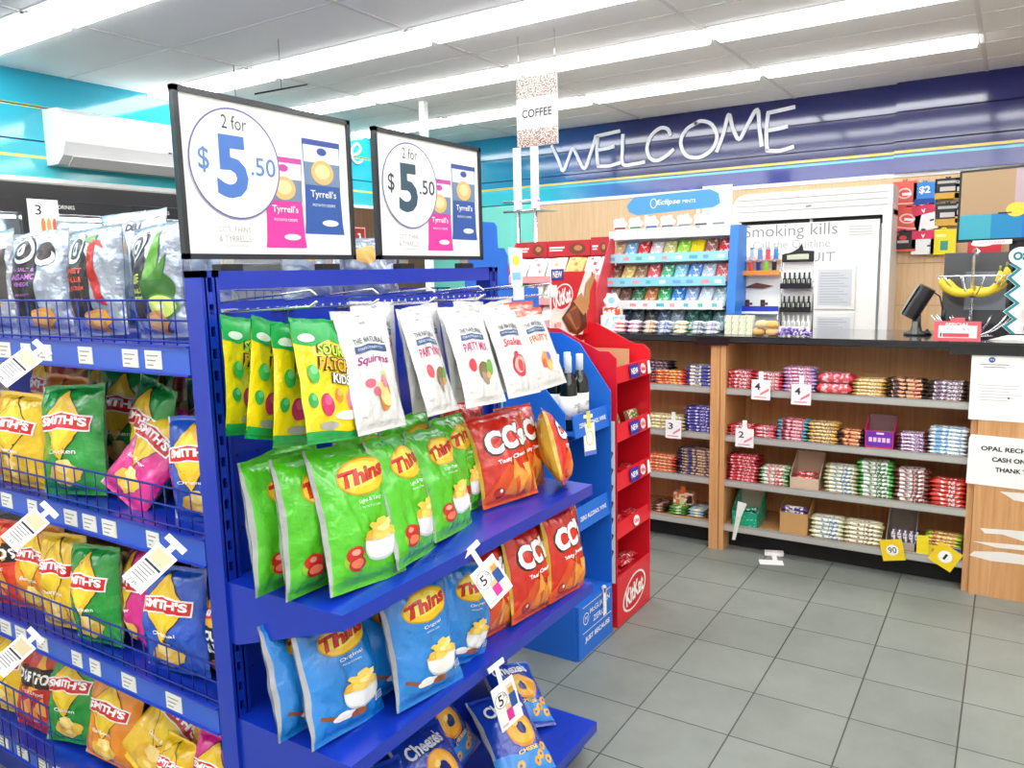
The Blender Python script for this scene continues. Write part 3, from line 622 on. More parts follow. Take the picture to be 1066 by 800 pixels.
# second row, lying back against the panel
for i, (k_, p, lab) in enumerate([('thins_green', (-1.37, 1.22, .94), 'green chip bag in the back row of the upper shelf, left end'), ('thins_green', (-1.37, 1.42, .94), 'green chip bag in the back row behind the big centred bag'),
      ('thins_green', (-1.35, 1.61, .94), 'green chip bag in the back row under the white sweet bags'), ('cc', (-1.36, 1.83, .94), 'dark red corn chip bag in the back row of the upper shelf'),
      ('thins_blue', (-1.36, 1.30, .61), 'blue chip bag in the back row of the second shelf'), ('cc', (-1.36, 1.75, .61), 'red corn chip bag in the back row of the second shelf')]):
    bag(k_, p, 92, -4, (-8, 6, -5, 7, 4, -4)[i], .21, .285 if i < 4 else .25, CB, lab, CC_, {0: G1, 4: G2}.get(i, G1 if i < 3 else G3))
GC = 'blue cheese ring bags on the bottom end shelf'
for p, yw, tl, rl, h_, lab in [((-1.16, 1.50, .155), 86, -50, 8, .27, 'blue cheese snack bag in the middle of the bottom shelf, big orange ring showing'),
      ((-1.09, 1.755, .15), 80, -55, 14, .27, 'blue cheese snack bag at the right end of the bottom shelf, leaning back'),
      ((-1.24, 1.99, .14), 84, -62, 26, .26, 'blue cheese snack bag lying at the back under the price card'),
      ((-1.30, 1.72, .15), 92, -40, -8, .26, 'blue cheese snack bag tucked behind, below the upper edge of the shelf'),
      ((-1.15, 1.30, .15), 84, -45, 6, .27, 'blue cheese snack bag cut by the bottom of the picture, left of the ring bag')]:
    bag('cheezels', p, yw, tl, rl, .19, h_, CB, lab, CC_, GC)
# sweets hanging from the pegs: pos is the bottom of each bag
GS = 'yellow sour sweet bags on pegs'; GW = 'white sweet bags on pegs'
for k_, p, yw, tl, rl, w_, h_, lab in [
 ('sour', (-1.34, 1.075, 1.275), 104, -5, 8, .165, .245, 'yellow and green sour sweet bag hanging nearest the blue upright'),
 ('sour', (-1.27, 1.06, 1.27), 106, -2, 14, .165, .245, 'yellow sour sweet bag second on the peg, tilted over the one behind'),
 ('sour', (-1.225, 1.105, 1.255), 98, -4, 8, .168, .25, 'yellow sour sweet bag third in line, mostly hidden by the front one'),
 ('sour', (-1.155, 1.135, 1.265), 96, -12, 6, .170, .255, 'front yellow sour sweet bag with its full logo showing')]:
    bag(k_, p, yw, tl, rl, w_, h_, 'sweet_bag', lab, 'sweet bag', GS, crumple=.7)
for k_, p, yw, tl, rl, w_, h_, lab in [
 ('squirms', (-1.155, 1.27, 1.262), 95, -13, 2, .160, .255, 'white sweet bag beside the yellow ones, purple script name'),
 ('squirms', (-1.22, 1.30, 1.265), 97, -8, 2, .160, .26, 'white sweet bag on the second peg, just behind the purple script one'),
 ('party', (-1.28, 1.40, 1.28), 96, -4, 3, .160, .26, 'white sweet bag set back against the blue panel, between the second and third pegs'),
 ('party', (-1.155, 1.49, 1.265), 104, -18, 4, .159, .25, 'white sweet bag turned edge-on with a narrow face, third peg'),
 ('party', (-1.21, 1.51, 1.265), 100, -10, 3, .159, .255, 'white sweet bag behind the narrow-faced one on the third peg'),
 ('party', (-1.150, 1.67, 1.258), 90, -19, 3, .160, .255, 'white sweet bag with pink block lettering and balloon, front of the fourth peg'),
 ('party', (-1.215, 1.69, 1.262), 94, -11, 3, .160, .255, 'white sweet bag behind the balloon one on the fourth peg'),
 ('party', (-1.26, 1.585, 1.27), 96, -5, -3, .150, .255, 'white sweet bag set back between the third and fourth pegs'),
 ('snakes', (-1.26, 1.775, 1.27), 96, -5, 3, .150, .255, 'white sweet bag set back between the fourth and fifth pegs'),
 ('squirms', (-1.27, 1.965, 1.27), 96, -5, -3, .150, .25, 'white sweet bag set back between the last two pegs'),
 ('snakes', (-1.150, 1.86, 1.255), 92, -20, 2, .160, .255, 'white sweet bag with red script name and coiled red sweet'),
 ('snakes', (-1.215, 1.88, 1.26), 94, -11, 2, .160, .255, 'white sweet bag behind the coiled red sweet one'),
 ('fruity', (-1.16, 2.03, 1.255), 88, -20, -2, .160, .25, 'white sweet bag with orange top and lettering, rightmost on the pegs'),
 ('fruity', (-1.225, 2.04, 1.262), 92, -12, 0, .160, .255, 'white sweet bag with orange top, behind the rightmost one')]:
    bag(k_, p, yw, tl, rl, w_, h_, 'sweet_bag', lab, 'sweet bag', GW, crumple=.8)

# long gondola bags
GA = 'silver deli chip bags on the top shelf'; GB = 'chip bags on the second long shelf'; GD = 'chip bags on the third long shelf'; GE = 'chip bags heaped on the bottom long shelf'
T = [
 ('rrd_plain', (-2.616, 1.167, 1.456), 8, -4, -3, .22, .304, 'pale silver chip bag with orange chips at its foot, leftmost on the top shelf', GA),
 ('rrd_bals', (-2.357, 1.180, 1.456), 10, -6, -3, .22, .296, 'silver chip bag with purple lettering on its black panel', GA),
 ('rrd_chilli', (-2.080, 1.19, 1.456), 3, -3, -3, .22, .290, 'silver chip bag with red lettering and a chilli picture', GA),
 ('rrd_lime', (-1.82, 1.20, 1.456), -5, -3, -3, .22, .285, 'silver chip bag with green lettering and lime pictures beside the blue upright', GA),
 ('silver', (-2.50, 1.36, 1.46), 8, -5, 6, .26, .33, 'tall plain silver bag behind the purple and red lettered ones', GA),
 ('silver', (-2.20, 1.37, 1.46), 8, -4, -2, .26, .345, 'tall silver bag with a chip picture behind the red and green lettered ones', GA),
 ('silver', (-1.93, 1.38, 1.46), 8, -4, 3, .24, .30, 'silver bag behind the lime picture bag', GA),
 ('silver', (-1.72, 1.62, 1.46), 90, -3, 3, .22, .26, 'silver bag seen through the slot under the top rail, nearest the left upright', GA),
 ('silver', (-1.72, 1.88, 1.46), 90, -3, -3, .22, .26, 'silver bag seen through the slot under the top rail, nearer the right upright', GA),
 ('orange', (-2.62, 1.12, 1.018), 6, -6, 0, .18, .25, 'orange chip bag cut by the left edge on the second shelf', GB),
 ('yellow', (-2.41, 1.100, 1.018), 5, -5, 2, .181, .262, 'yellow chip bag in front at the left of the second shelf', GB),
 ('orange', (-2.44, 1.24, 1.02), 3, -5, 2, .18, .29, 'orange chip bag behind the yellow one under the price card', GB),
 ('green', (-2.165, 1.115, 1.018), 9, -9, -4, .201, .294, 'bright green chicken chip bag in front on the second shelf', GB),
 ('green', (-2.02, 1.24, 1.018), -10, -7, 8, .19, .30, 'dark green chip bag behind, right of the bright green one', GB),
 ('green', (-1.80, 1.34, 1.03), 16, -10, -5, .204, .30, 'dark green chip bag at the back right of the second shelf', GB),
 ('green', (-2.26, 1.33, 1.02), 8, -5, 3, .2, .31, 'dark green chip bag at the back behind the bright green one', GB),
 ('pink', (-1.955, 1.125, 1.03), 8, -32, 22, .172, .265, 'magenta chip bag slumped diagonally across the second shelf', GB),
 ('blue', (-1.615, 1.14, 1.018), 7, -4, -4, .180, .25, 'blue chip bag at the right end of the second shelf, half hidden by the upright', GB),
 ('blue', (-1.70, 1.28, 1.02), 5, -5, -4, .180, .29, 'dark blue chip bag behind at the right end of the second shelf', GB),
 ('doritos', (-2.62, 1.10, .608), 10, -4, 0, .18, .26, 'red orange corn chip bag cut by the left edge of the third shelf', GD),
 ('orange', (-2.45, 1.13, .608), 4, -6, -1, .177, .26, 'orange chip bag beside the red corn chips on the third shelf', GD),
 ('yellow', (-2.27, 1.105, .608), 2, -8, -5, .178, .262, 'golden yellow chip bag between the orange and the green ones', GD),
 ('green', (-2.085, 1.10, .608), 2, -6, -5, .178, .262, 'green chip bag on the third shelf, logo overlapping the yellow bag', GD),
 ('pink', (-1.955, 1.15, .61), -20, -5, -9, .15, .265, 'magenta chip bag on the third shelf, squeezed narrow between green and blue', GD),
 ('blue', (-1.745, 1.11, .608), 2, -8, -6, .199, .26, 'royal blue chip bag on the third shelf below the hanging price card', GD),
 ('black', (-1.585, 1.15, .61), -8, -9, -9, .185, .25, 'black chip bag with white block lettering beside the upright', GD),
 ('tan', (-2.38, 1.26, .61), 5, -6, 3, .2, .29, 'brown orange chip bag behind the yellow one on the third shelf', GD),
 ('tan', (-2.16, 1.28, .61), 5, -6, -4, .2, .28, 'brown chip bag in the back row above the green one', GD),
 ('yellow', (-2.60, 1.28, .61), 5, -6, 2, .2, .285, 'golden chip bag in the back row at the left edge of the third shelf', GD),
 ('blue', (-1.80, 1.28, .61), 5, -6, 2, .2, .28, 'blue chip bag in the back row at the right of the third shelf', GD),
]
for k_, p, yw, tl, rl, w_, h_, lab, g in T: bag(k_, p, yw, tl, rl, w_, h_, CB, lab, CC_, g)
for ri_, (z, ks) in enumerate(((1.018, ['orange', 'tan', 'green', 'green', 'green', 'tan', 'green', 'blue']), (.608, ['doritos', 'tan', 'orange', 'tan', 'green', 'black', 'blue', 'blue']))):
    for k, kd in enumerate(ks):
        bag(kd, (-2.86+k*.172, 1.415, z), (-4, 5, 2, -5)[k % 4], -2, (3, -4, 5, -2)[k % 4], .165, .335, CB, '%s chip bag, rear row of the %s long shelf, %s from the left' % (dict(orange='orange', tan='brown', green='dark green', blue='dark blue', doritos='red', black='black')[kd], ['second', 'third'][ri_], ORD[k]), CC_, (GB, GD)[ri_])
# heap on the bottom shelf
T = [
 ('dark_red', (-2.50, 1.10, .215), 6, -12, 2, .17, .26, 'red corn chip bag at the left of the heap, behind the wire basket'),
 ('green', (-2.33, 1.12, .215), 12, -14, -4, .18, .26, 'green chip bag with silver seam beside the red one, front of the heap'),
 ('orange', (-2.14, 1.12, .215), 4, -14, 2, .18, .235, 'orange chip bag at the front of the heap under the yellow one'),
 ('yellow', (-1.99, 1.12, .235), 24, -30, 36, .19, .27, 'yellow chip bag lying diagonally across the front of the heap'),
 ('tan', (-1.80, 1.20, .225), 10, -24, 6, .18, .27, 'light brown chip bag behind the diagonal yellow one'),
 ('pink', (-1.66, 1.11, .215), 6, -12, 5, .15, .22, 'magenta chip bag at the right end of the heap'),
 ('green', (-2.20, 1.26, .40), 20, -72, -24, .18, .24, 'green chip bag lying flat on top of the heap'),
 ('orange', (-1.93, 1.22, .215), 10, -14, 14, .17, .24, 'orange chip bag tucked behind the diagonal yellow one'),
 ('dark_red', (-2.36, 1.30, .30), 4, -30, 14, .17, .22, 'crumpled red chip bag behind the flat green one'),
 ('blue', (-2.52, 1.36, .32), 4, -28, -22, .17, .2, 'small blue chip bag at the back left of the heap'),
 ('tan', (-2.72, 1.28, .22), 4, -14, 6, .2, .32, 'brown chip bag at the back left edge of the picture'),
 ('tan', (-2.28, 1.40, .22), -6, -8, -8, .2, .32, 'brown chip bag leaning at the back of the heap'),
 ('tan', (-1.62, 1.24, .22), -6, -12, -6, .18, .3, 'brown chip bag at the back right beside the upright'),
 ('yellow', (-1.80, 1.10, .212), -12, -16, -8, .15, .17, 'small golden chip bag between the yellow and magenta ones'),
 ('tan', (-2.0, 1.40, .22), 6, -8, 8, .2, .3, 'brown chip bag in the middle of the back row of the heap'),
 ('yellow', (-2.70, 1.11, .215), 4, -12, -3, .18, .25, 'yellow chip bag at the far left of the bottom shelf behind the basket wires'),
 ('doritos', (-2.46, 1.22, .40), 14, -48, 18, .15, .2, 'red corn chip bag lying on the heap above the red one'),
 ('orange', (-2.62, 1.26, .38), -10, -52, -14, .16, .2, 'orange chip bag lying on the heap at the left edge of the picture'),
 ('tan', (-1.76, 1.30, .36), 12, -46, 12, .17, .22, 'brown chip bag lying on top at the right of the heap'),
 ('orange', (-1.98, 1.34, .40), -8, -55, 20, .16, .2, 'orange chip bag lying on top in the middle of the heap'),
]
for k_, p, yw, tl, rl, w_, h_, lab in T: bag(k_, p, yw, tl, rl, w_, h_, CB, lab, CC_, GE)

# ------------------------------------------------------------------ price boards on the top rail
def packet_print(mb, M, x0, y0, x1, y1, col, dcol):
    """printed picture of a chip packet on the board"""
    W = x1-x0; H = y1-y0
    poly(mb, [(x0-.004, y0), (x1+.004, y0), (x1, y0+H*.12), (x1-.004, y0+H*.5), (x1+.001, y1), (x0+.001, y1), (x0+.004, y0+H*.5), (x0, y0+H*.12)], M, mat(col, .5), .0012)
    rect(mb, x0+.003, y0+H*.52, x1-.003, y1-H*.06, M, mat('#7388a5', .5), .0016)
    rect(mb, x0+.003, y1-H*.24, x1-.003, y1-H*.06, M, mat('#d8dfe8', .5), .0018)
    rect(mb, x0, y1-H*.06, x1, y1, M, mat(dcol, .5), .002)
    poly(mb, ell((x0+x1)/2, y0+H*.66, W*.3, H*.13), M, mat('#e7b673', .5), .0022)
    poly(mb, ell((x0+x1)/2, y0+H*.67, W*.2, H*.08), M, mat('#f4d39a', .5), .0024)
    poly(mb, ell((x0+x1)/2, y1-H*.12, W*.13, H*.04), M, mat(dcol, .5), .0024)
    Mt = M @ Matrix.Translation(((x0+x1)/2, y0+H*.42, 0)); text(mb, "Tyrrell's", Mt, H*.1, WHITE, width=W*.68, bold=.01, z=.0022)
    Mt = M @ Matrix.Translation(((x0+x1)/2, y0+H*.31, 0)); text(mb, 'POTATO CRISPS', Mt, H*.028, WHITE, width=W*.6, z=.0022)
    poly(mb, ell((x0+x1)/2+W*.15, y0+H*.12, W*.22, H*.035), M, mat('#e8e4ea', .5), .0022)
for bi, (y0, y1) in enumerate(((1.050, 1.567), (1.660, 2.168))):
    digit = mat(('#4a76c0', '#33505f')[bi], .5); small = mat(('#5f86c2', '#33404a')[bi], .5)
    t = thing('price_board', ['black framed 2 for $5.50 price board nearest the camera, blue figures', 'black framed 2 for $5.50 price board farther along the rail, dark grey figures'][bi], 'price sign', (-1.5, (y0+y1)/2, 1.62), 'price boards on the blue rack')
    z0, z1 = 1.645, 2.005; Mo = Matrix.Translation((1.5, -(y0+y1)/2, -1.62))
    mb = MB(); b = .012
    for q in (((-1.508, y0, z0), (-1.492, y1, z0+b)), ((-1.508, y0, z1-b), (-1.492, y1, z1)), ((-1.508, y0, z0), (-1.492, y0+b, z1)), ((-1.508, y1-b, z0), (-1.492, y1, z1))): mb.box(*q, mat('#22262c', .3, coat=.3))
    mb.build('frame', t, Mo)
    mb = MB(); mb.box((-1.505, y0+.01, z0+.01), (-1.498, y1-.01, z1-.01), PAPER)
    M = FX(-1.498, y0, z0); cx, cy = .15, .212
    packet_print(mb, M, .226, .028, .345, .243, '#e0369a', '#c9479c'); packet_print(mb, M, .35, .064, .478, .296, '#2b569f', '#3a4f96')
    poly(mb, ell(cx, cy, .124, .122, 40), M, PAPER, .003); ring(mb, cx, cy, .124, .122, .004, M, mat('#6f6aa8', .5), .0034, 48); Mu = M @ Matrix.Translation((0, 0, .0025))
    text(mb, '2 for', Mu @ Matrix.Translation((cx, .302, 0)), .03, mat('#40454e', .5), width=.068)
    text(mb, '5', Mu @ Matrix.Translation((cx-.012, .205, 0)), .138, digit, width=.085, bold=.035)
    text(mb, '$', Mu @ Matrix.Translation((cx-.086, .214, 0)), .055, small, width=.028, bold=.01)
    text(mb, '.50', Mu @ Matrix.Translation((cx+.075, .212, 0)), .042, small, width=.072, bold=.01)
    g_ = mat('#b3a9a0', .6)
    text(mb, "CC'S, THINS", M @ Matrix.Translation((cx-.015, .066, 0)), .014, g_, width=.088)
    text(mb, "& TYRRELLS", M @ Matrix.Translation((cx-.015, .046, 0)), .014, g_, width=.088)
    text(mb, "175-200g RANGE", M @ Matrix.Translation((cx-.015, .03, 0)), .007, g_, width=.07)
    mb.build('face_card', t, Mo)
    for yy in (y0+.11, y1-.1):
        mb = MB(); mb.box((-1.515, yy-.03, 1.6185), (-1.485, yy+.03, 1.634), BLACK); mb.box((-1.506, yy-.014, 1.634), (-1.494, yy+.014, 1.652), CHROME); mb.build('clamp', t, Mo)

# swing price cards ------------------------------------------------------------
def swing_card(M, w, h, label, kind, group='swing price cards', arm=.06):
    """M: local x along card width, y up the card, z facing out; origin at the top middle of the card"""
    t = thing('price_card', label, 'price card', M.translation, group)
    R = M.to_3x3().to_4x4()
    mb = MB(); mb.box((-w/2, -h, -.0008), (w/2, 0, .0008), PAPER, R)
    if kind == 'five':
        ring(mb, -w*.2, -h*.34, w*.27, w*.27, .0012, R, DARK, .0012); text(mb, '5', R @ Matrix.Translation((-w*.22, -h*.34, 0)), h*.24, DARK, width=w*.2, bold=.01)
        text(mb, '50', R @ Matrix.Translation((-w*.02, -h*.28, 0)), h*.08, DARK, width=w*.13)
        rect(mb, w*.1, -h*.62, w*.4, -h*.12, R, mat('#e9dcc0', .5), .001); rect(mb, w*.13, -h*.66, w*.42, -h*.34, R, mat('#2c55a0', .5), .0012); rect(mb, w*.16, -h*.34, w*.38, -h*.2, R, mat('#d69a4a', .5), .0013)
        rect(mb, -w*.12, -h*.88, w*.16, -h*.62, R, mat('#e0369a', .5), .0014); rect(mb, -w*.1, -h*.62, w*.12, -h*.5, R, mat('#e6c690', .5), .0013)
        for q in range(2): rect(mb, -w*.42, -h*(.9+.03*q), -w*.15, -h*(.885+.03*q), R, ink_grey, .001)
    elif kind == 'long':
        rect(mb, -w*.38, -h*.36, w*.38, -h*.06, R, mat('#d9c9a4', .6), .001); rect(mb, -w*.4, -h*.45, w*.4, -h*.40, R, DARK, .0011)
        for q in range(5): rect(mb, -w*.38, -h*(.52+.07*q), w*(.3-.05*(q % 3)), -h*(.495+.07*q), R, mat('#77787c', .6), .001)
        text(mb, '2.99', R @ Matrix.Translation((-w*.1, -h*.92, 0)), h*.09, DARK, width=w*.4)
    elif kind == 'yellow':
        pass
    mb.build('card', t)
    mb = MB(); mb.box((-.028, arm*.55, -.004), (.028, arm*.55+.014, .0), WHITE, R)
    mb.box((-.007, -.006, -.003), (.007, arm*.6, -.001), WHITE, R); mb.build('clip', t)
    return t
def facing(p, nrm, up=(0, 0, 1)):
    z = Vector(nrm).normalized(); y = (Vector(up) - z*Vector(up).dot(z)).normalized(); x = y.cross(z)
    return Matrix.Translation(Vector(p)) @ Matrix((x, y, z)).transposed().to_4x4()
swing_card(facing((-1.075, 1.515, .885), (1, -.35, .25), (-.35, -.4, 1)), .085, .105, 'white swing price card with a circled 5 clipped to the upper end shelf', 'five', arm=.075)
swing_card(facing((-1.065, 1.575, .545), (1, -.25, .1), (-.2, -.18, 1)), .08, .125, 'white swing price card with a circled 5 clipped to the second end shelf', 'five', arm=.08)
for px, py, yy, lab in ((36, 368, .97, 'white swing price card hanging over the orange chips on the second long shelf'), (44, 537, .97, 'white swing price card hanging at the left of the third long shelf'),
                        (175, 574, .97, 'pale blue swing price card over the magenta and blue chip bags'), (30, 668, .97, 'white swing price card at the left edge over the bottom heap')):
    swing_card(facing(at(px, py, y=yy), (.6, -.62, .5), (.62, .2, .8)), .058, .098, lab, 'long', arm=.025)

# ================================================================== blue wine stand and red chocolate stand (both face +x)
SB = mat('#1f6fd6', .45); SBD = mat('#1558b8', .5); SR = mat('#e2182c', .4, coat=.2); SRD = mat('#b80f1c', .5)
t = thing('wine_display_stand', 'bright blue cardboard wine stand between the blue rack and the red chocolate stand', 'display stand', (-1.6, 2.84, 0))
Mo = Matrix.Translation((1.6, -2.84, 0))
RX = Matrix.Rotation(pi/2, 4, 'X')
def side_panel(y, pts, m, th=.006):
    mb = MB(); mb.prism(pts, -th/2, th/2, m, Matrix.Translation((0, y, 0)) @ RX); return mb
near = [(-1.76, 0), (-1.435, 0), (-1.475, 1.04), (-1.62, 1.20), (-1.76, 1.34)]
far = [(-1.76, 0), (-1.425, 0), (-1.425, 1.09), (-1.57, 1.29), (-1.66, 1.335), (-1.76, 1.335)]
side_panel(2.683, near, SB).build('side_panel', t, Mo); side_panel(3.0, far, SB).build('side_panel', t, Mo)
mb = MB(); mb.box((-1.765, 2.68, 0), (-1.757, 3.003, 1.34), SBD); mb.build('back_panel', t, Mo)
mb = MB(); pts = [(2.44, 1.2), (2.98, 1.2), (2.98, 1.53), (2.74, 1.545), (2.735, 1.67), (2.71, 1.70), (2.665, 1.70), (2.66, 1.785), (2.64, 1.80), (2.44, 1.80)]
mb.prism(pts, -.004, .004, SB, frame((-1.765, 0, 0), (0, 1, 0))); mb.build('header_board', t, Mo)
def lip(y0, y1, x, z0, z1, xb, m, nm='shelf', text_=None, ins=None, par=None):
    mb = MB(); mb.box((xb, y0, z0+.01), (x-.01, y1, z0+.02), m); mb.add([(x, y0, z0), (x, y1, z0), (x-.012, y1, z1), (x-.012, y0, z1), (x-.006, y0, z0), (x-.006, y1, z0), (x-.018, y1, z1), (x-.018, y0, z1)], [(0,1,2,3),(7,6,5,4),(0,4,5,1),(1,5,6,2),(2,6,7,3),(3,7,4,0)], m)
    return mb
for z0, z1 in ((.94, 1.03), (.55, .645)):
    mb = lip(2.687, 2.997, -1.43, z0, z1, -1.755, SB)
    mb.add([(-1.43, 2.687, z0), (-1.43, 2.997, z0), (-1.50, 2.997, z0-.03), (-1.50, 2.687, z0-.03)], [(0,1,2,3)], mat('#c9c6bd', .7))
    text(mb, 'ZERO ALCOHOL WINE', frame((-1.4345, 2.842, (z0+z1)/2), (0, 1, 0), (-.13, 0, 1)), .018, PAPER, width=.24, bold=.02, z=.003); mb.build('shelf', t, Mo)
mb = MB(); mb.box((-1.75, 2.687, .0), (-1.425, 2.997, .235), SB); M = FX(-1.425, 2.84, 0)
rect(mb, -.12, .218, .15, .221, M, PAPER, .001); rect(mb, -.12, .105, .15, .108, M, PAPER, .001); ring(mb, -.09, .165, .026, .026, .004, M, PAPER)
text(mb, 'M', M @ Matrix.Translation((-.09, .165, 0)), .022, PAPER); text(mb, 'McGUIGAN', M @ Matrix.Translation((.04, .185, 0)), .024, PAPER, width=.19, bold=.01); text(mb, 'ZERO', M @ Matrix.Translation((.03, .14, 0)), .026, PAPER, width=.11, bold=.01); text(mb, 'JUST BECAUSE.', M @ Matrix.Translation((.02, .07, 0)), .028, PAPER, width=.24, bold=.03)
mb.build('base', t, Mo)
mb = MB(); mb.box((-1.419, 2.9, .12), (-1.417, 2.93, .24), PAPER); mb.box((-1.427, 2.905, .22), (-1.417, 2.925, .25), PAPER); tag(mb.build('price_strip'), 'narrow white price strip hanging on the base of the blue wine stand', 'price strip')
t2 = swing_card(facing((-1.43, 2.80, .985), (1, -.25, .1), (.1, 0, 1)), .07, .13, 'small white and yellow swing price card on the blue wine stand', 'x', arm=.04)
mb = MB(); ring(mb, .0, -.065, .024, .024, .005, t2.matrix_world.to_3x3().to_4x4(), mat('#e8d44a'), .002); 
R_ = facing((0, 0, 0), (1, -.25, .1), (.1, 0, 1)); mb = MB(); ring(mb, 0, -.06, .024, .03, .004, R_, mat('#e8d44a', .5), .002); rect(mb, -.012, -.02, .012, .05, R_, mat('#ead968', .5), .002); rect(mb, -.035, -.13, .035, -.112, R_, mat('#5a74d0', .5), .002); mb.build('print', t2)
# wine bottles
GLS = mat('#0c1a10', .08, coat=.6); CAPW = mat('#dfeaf5', .3)
proto = None
for i, (x, y) in enumerate([(-1.50, 2.76), (-1.50, 2.86), (-1.58, 2.80), (-1.58, 2.90), (-1.66, 2.76), (-1.66, 2.88)]):
    if proto is None:
        b = thing('wine_bottle', 'x', 'bottle', (0, 0, 0), 'wine bottles in the blue stand')
        MB().lathe([(.034, 0), (.037, .004), (.037, .17), (.033, .195), (.016, .23), (.0135, .24), (.0135, .262)], GLS, 24).build('glass_body', b)
        MB().lathe([(.0152, .215), (.0152, .298), (.014, .30)], CAPW, 20).build('cap', b)
        k = MB(); k.lathe([(.0376, .045), (.0376, .14)], PAPER, 24); text(k, 'ZERO', frame((.038, 0, .1), (0, 1, 0)), .014, DARK); k.build('label', b); proto = b; o = b
    else: o = copy_tree(proto)
    o.location = (x, y, .962)
    o['label'] = ['dark wine bottle with white label at the front left of the blue stand', 'dark wine bottle with white label at the front right of the blue stand', 'dark wine bottle in the middle left of the blue stand', 'dark wine bottle in the middle right of the blue stand',
                  'dark wine bottle at the back left of the blue stand', 'dark wine bottle at the back right of the blue stand'][i]

t = thing('chocolate_display_stand', 'tall red cardboard chocolate bar stand with five open bins beside the blue wine stand', 'display stand', (-1.6, 3.23, 0))
Mo = Matrix.Translation((1.6, -3.23, 0))
Y0, Y1 = 3.05, 3.42
prof = [(-1.77, 0), (-1.42, 0), (-1.42, 1.225), (-1.455, 1.255), (-1.50, 1.255), (-1.70, 1.35), (-1.77, 1.35)]
mb = side_panel(Y0, prof, SR); M = frame((-1.6, Y0-.003, 0), (1, 0, 0))
rect(mb, .118, .21, .172, .95, M, PAPER, .001)
for q in range(7): poly(mb, [(.135, .32+q*.075), (.15, .315+q*.075), (.165, .36+q*.075), (.15, .37+q*.075)], M, mat('#8a4a22', .5), .0015)
poly(mb, ell(.02, 1.06, .075, .085), M, PAPER, .001); poly(mb, ell(.02, 1.06, .065, .075), M, mat('#f6f0ee', .5), .0014); text(mb, 'KitKat', M @ Matrix.Translation((.02, 1.06, 0)), .05, mat('#d3151f', .5), width=.11, bold=.03, z=.0018, rot=.2)
rect(mb, -.16, 1.2, -.06, 1.31, M, mat('#2c2a86', .5), .001); text(mb, 'NEW', M @ Matrix.Translation((-.11, 1.255, 0)), .04, PAPER, width=.085, bold=.03)
mb.build('side_panel', t, Mo); side_panel(Y1, prof, SR).build('side_panel', t, Mo)
mb = MB(); mb.box((-1.775, Y0, 0), (-1.768, Y1, 1.35), SRD); mb.build('back_panel', t, Mo)
mb = MB(); mb.box((-1.42, Y0+.003, 0), (-1.428, Y1-.003, .235), SR); mb.box((-1.765, Y0+.003, .2), (-1.428, Y1-.003, .21), SRD)
M = FX(-1.42, (Y0+Y1)/2, .115); pts = [(.0+.13*cos(a)*(1-.1*sin(a)), .082*sin(a)+.02*cos(a)) for a in [2*pi*i/28 for i in range(28)]]
poly(mb, pts, M, mat('#f6efe8', .5), .001); poly(mb, [(x*.9, y*.9) for x, y in pts], M, mat('#d3151f', .5), .0015); text(mb, 'KitKat', M, .085, PAPER, width=.2, bold=.04, z=.002, rot=.12)
mb.build('base', t, Mo)
for i, (z0, z1) in enumerate(((1.115, 1.185), (.855, .93), (.635, .71), (.415, .48))):
    mb = lip(Y0+.003, Y1-.003, -1.418, z0, z1, -1.765, SR)
    M = frame((-1.4205, (Y0+Y1)/2, (z0+z1)/2), (0, 1, 0), (-.17, 0, 1))
    if i < 3:
        rect(mb, -.05, -.03, .05, .03, M, mat('#2f2a9a', .5), .0035); text(mb, 'NEW', M @ Matrix.Translation((0, 0, .003)), .026, PAPER, width=.075, bold=.03)
        poly(mb, ell(.095, 0, .03, .024), M, mat('#f2d8d8', .5), .0035); text(mb, 'KitKat', M @ Matrix.Translation((.095, 0, .003)), .018, mat('#d3151f', .5), width=.045, bold=.03)
        poly(mb, [(.14, -.03), (.18, -.03), (.18, .03), (.155, .03)], M, PAPER, .0035)
    else: poly(mb, ell(.02, 0, .034, .024), M, PAPER, .0035); text(mb, 'KitKat', M @ Matrix.Translation((.02, 0, .003)), .018, mat('#d3151f', .5), width=.05, bold=.03)
    mb.build('bin', t, Mo)
# header board above the chocolate stand
mb = MB(); mb.prism([(3.045, 1.30), (3.50, 1.30), (3.51, 1.60), (3.065, 1.60)], -.003, .003, mat('#f3e7dc', .5), frame((-1.745, 0, 0), (0, 1, 0)))
M = frame((-1.741, 3.058, 1.30), (0, 1, 0)); red = mat('#d3151f', .5)
poly(mb, [(0, .13), (0, .30), (.33, .30), (.21, .14), (.1, .17)], M, red, .001); poly(mb, [(.30, 0), (.445, 0), (.445, .25), (.4, .3), (.36, .14)], M, red, .001)
rect(mb, -.005, .262, .11, .312, M, mat('#2f2a8a', .5), .003); text(mb, 'NEW', M @ Matrix.Translation((.052, .288, .002)), .03, PAPER, width=.085, bold=.03)
e = [(.105+.095*cos(a), .185+.06*sin(a)+.012*cos(a)) for a in [2*pi*i/26 for i in range(26)]]; poly(mb, e, M, mat('#f6efe8', .5), .002); poly(mb, [((x-.105)*.9+.105, (y-.185)*.9+.185) for x, y in e], M, red, .0024)
text(mb, 'KitKat', M @ Matrix.Translation((.105, .187, .0015)), .075, PAPER, width=.15, bold=.035, rot=.15)
cho = ['#5a2a14', '#7b3d1e', '#a8683a', '#c48a54']
poly(mb, [(.09, .09), (.2, .16), (.33, .1), (.34, .03), (.24, .0), (.16, .02)], M, mat(cho[0], .4), .003)
for q in range(3): poly(mb, [(.1+q*.03, .1+q*.012-.01), (.2+q*.02, .155-q*.012), (.215+q*.02, .145-q*.012), (.24+.02*q, .02+q*.012), (.225, .01+q*.012)], M, mat(cho[1+q % 2], .4), .0034+q*.0002)
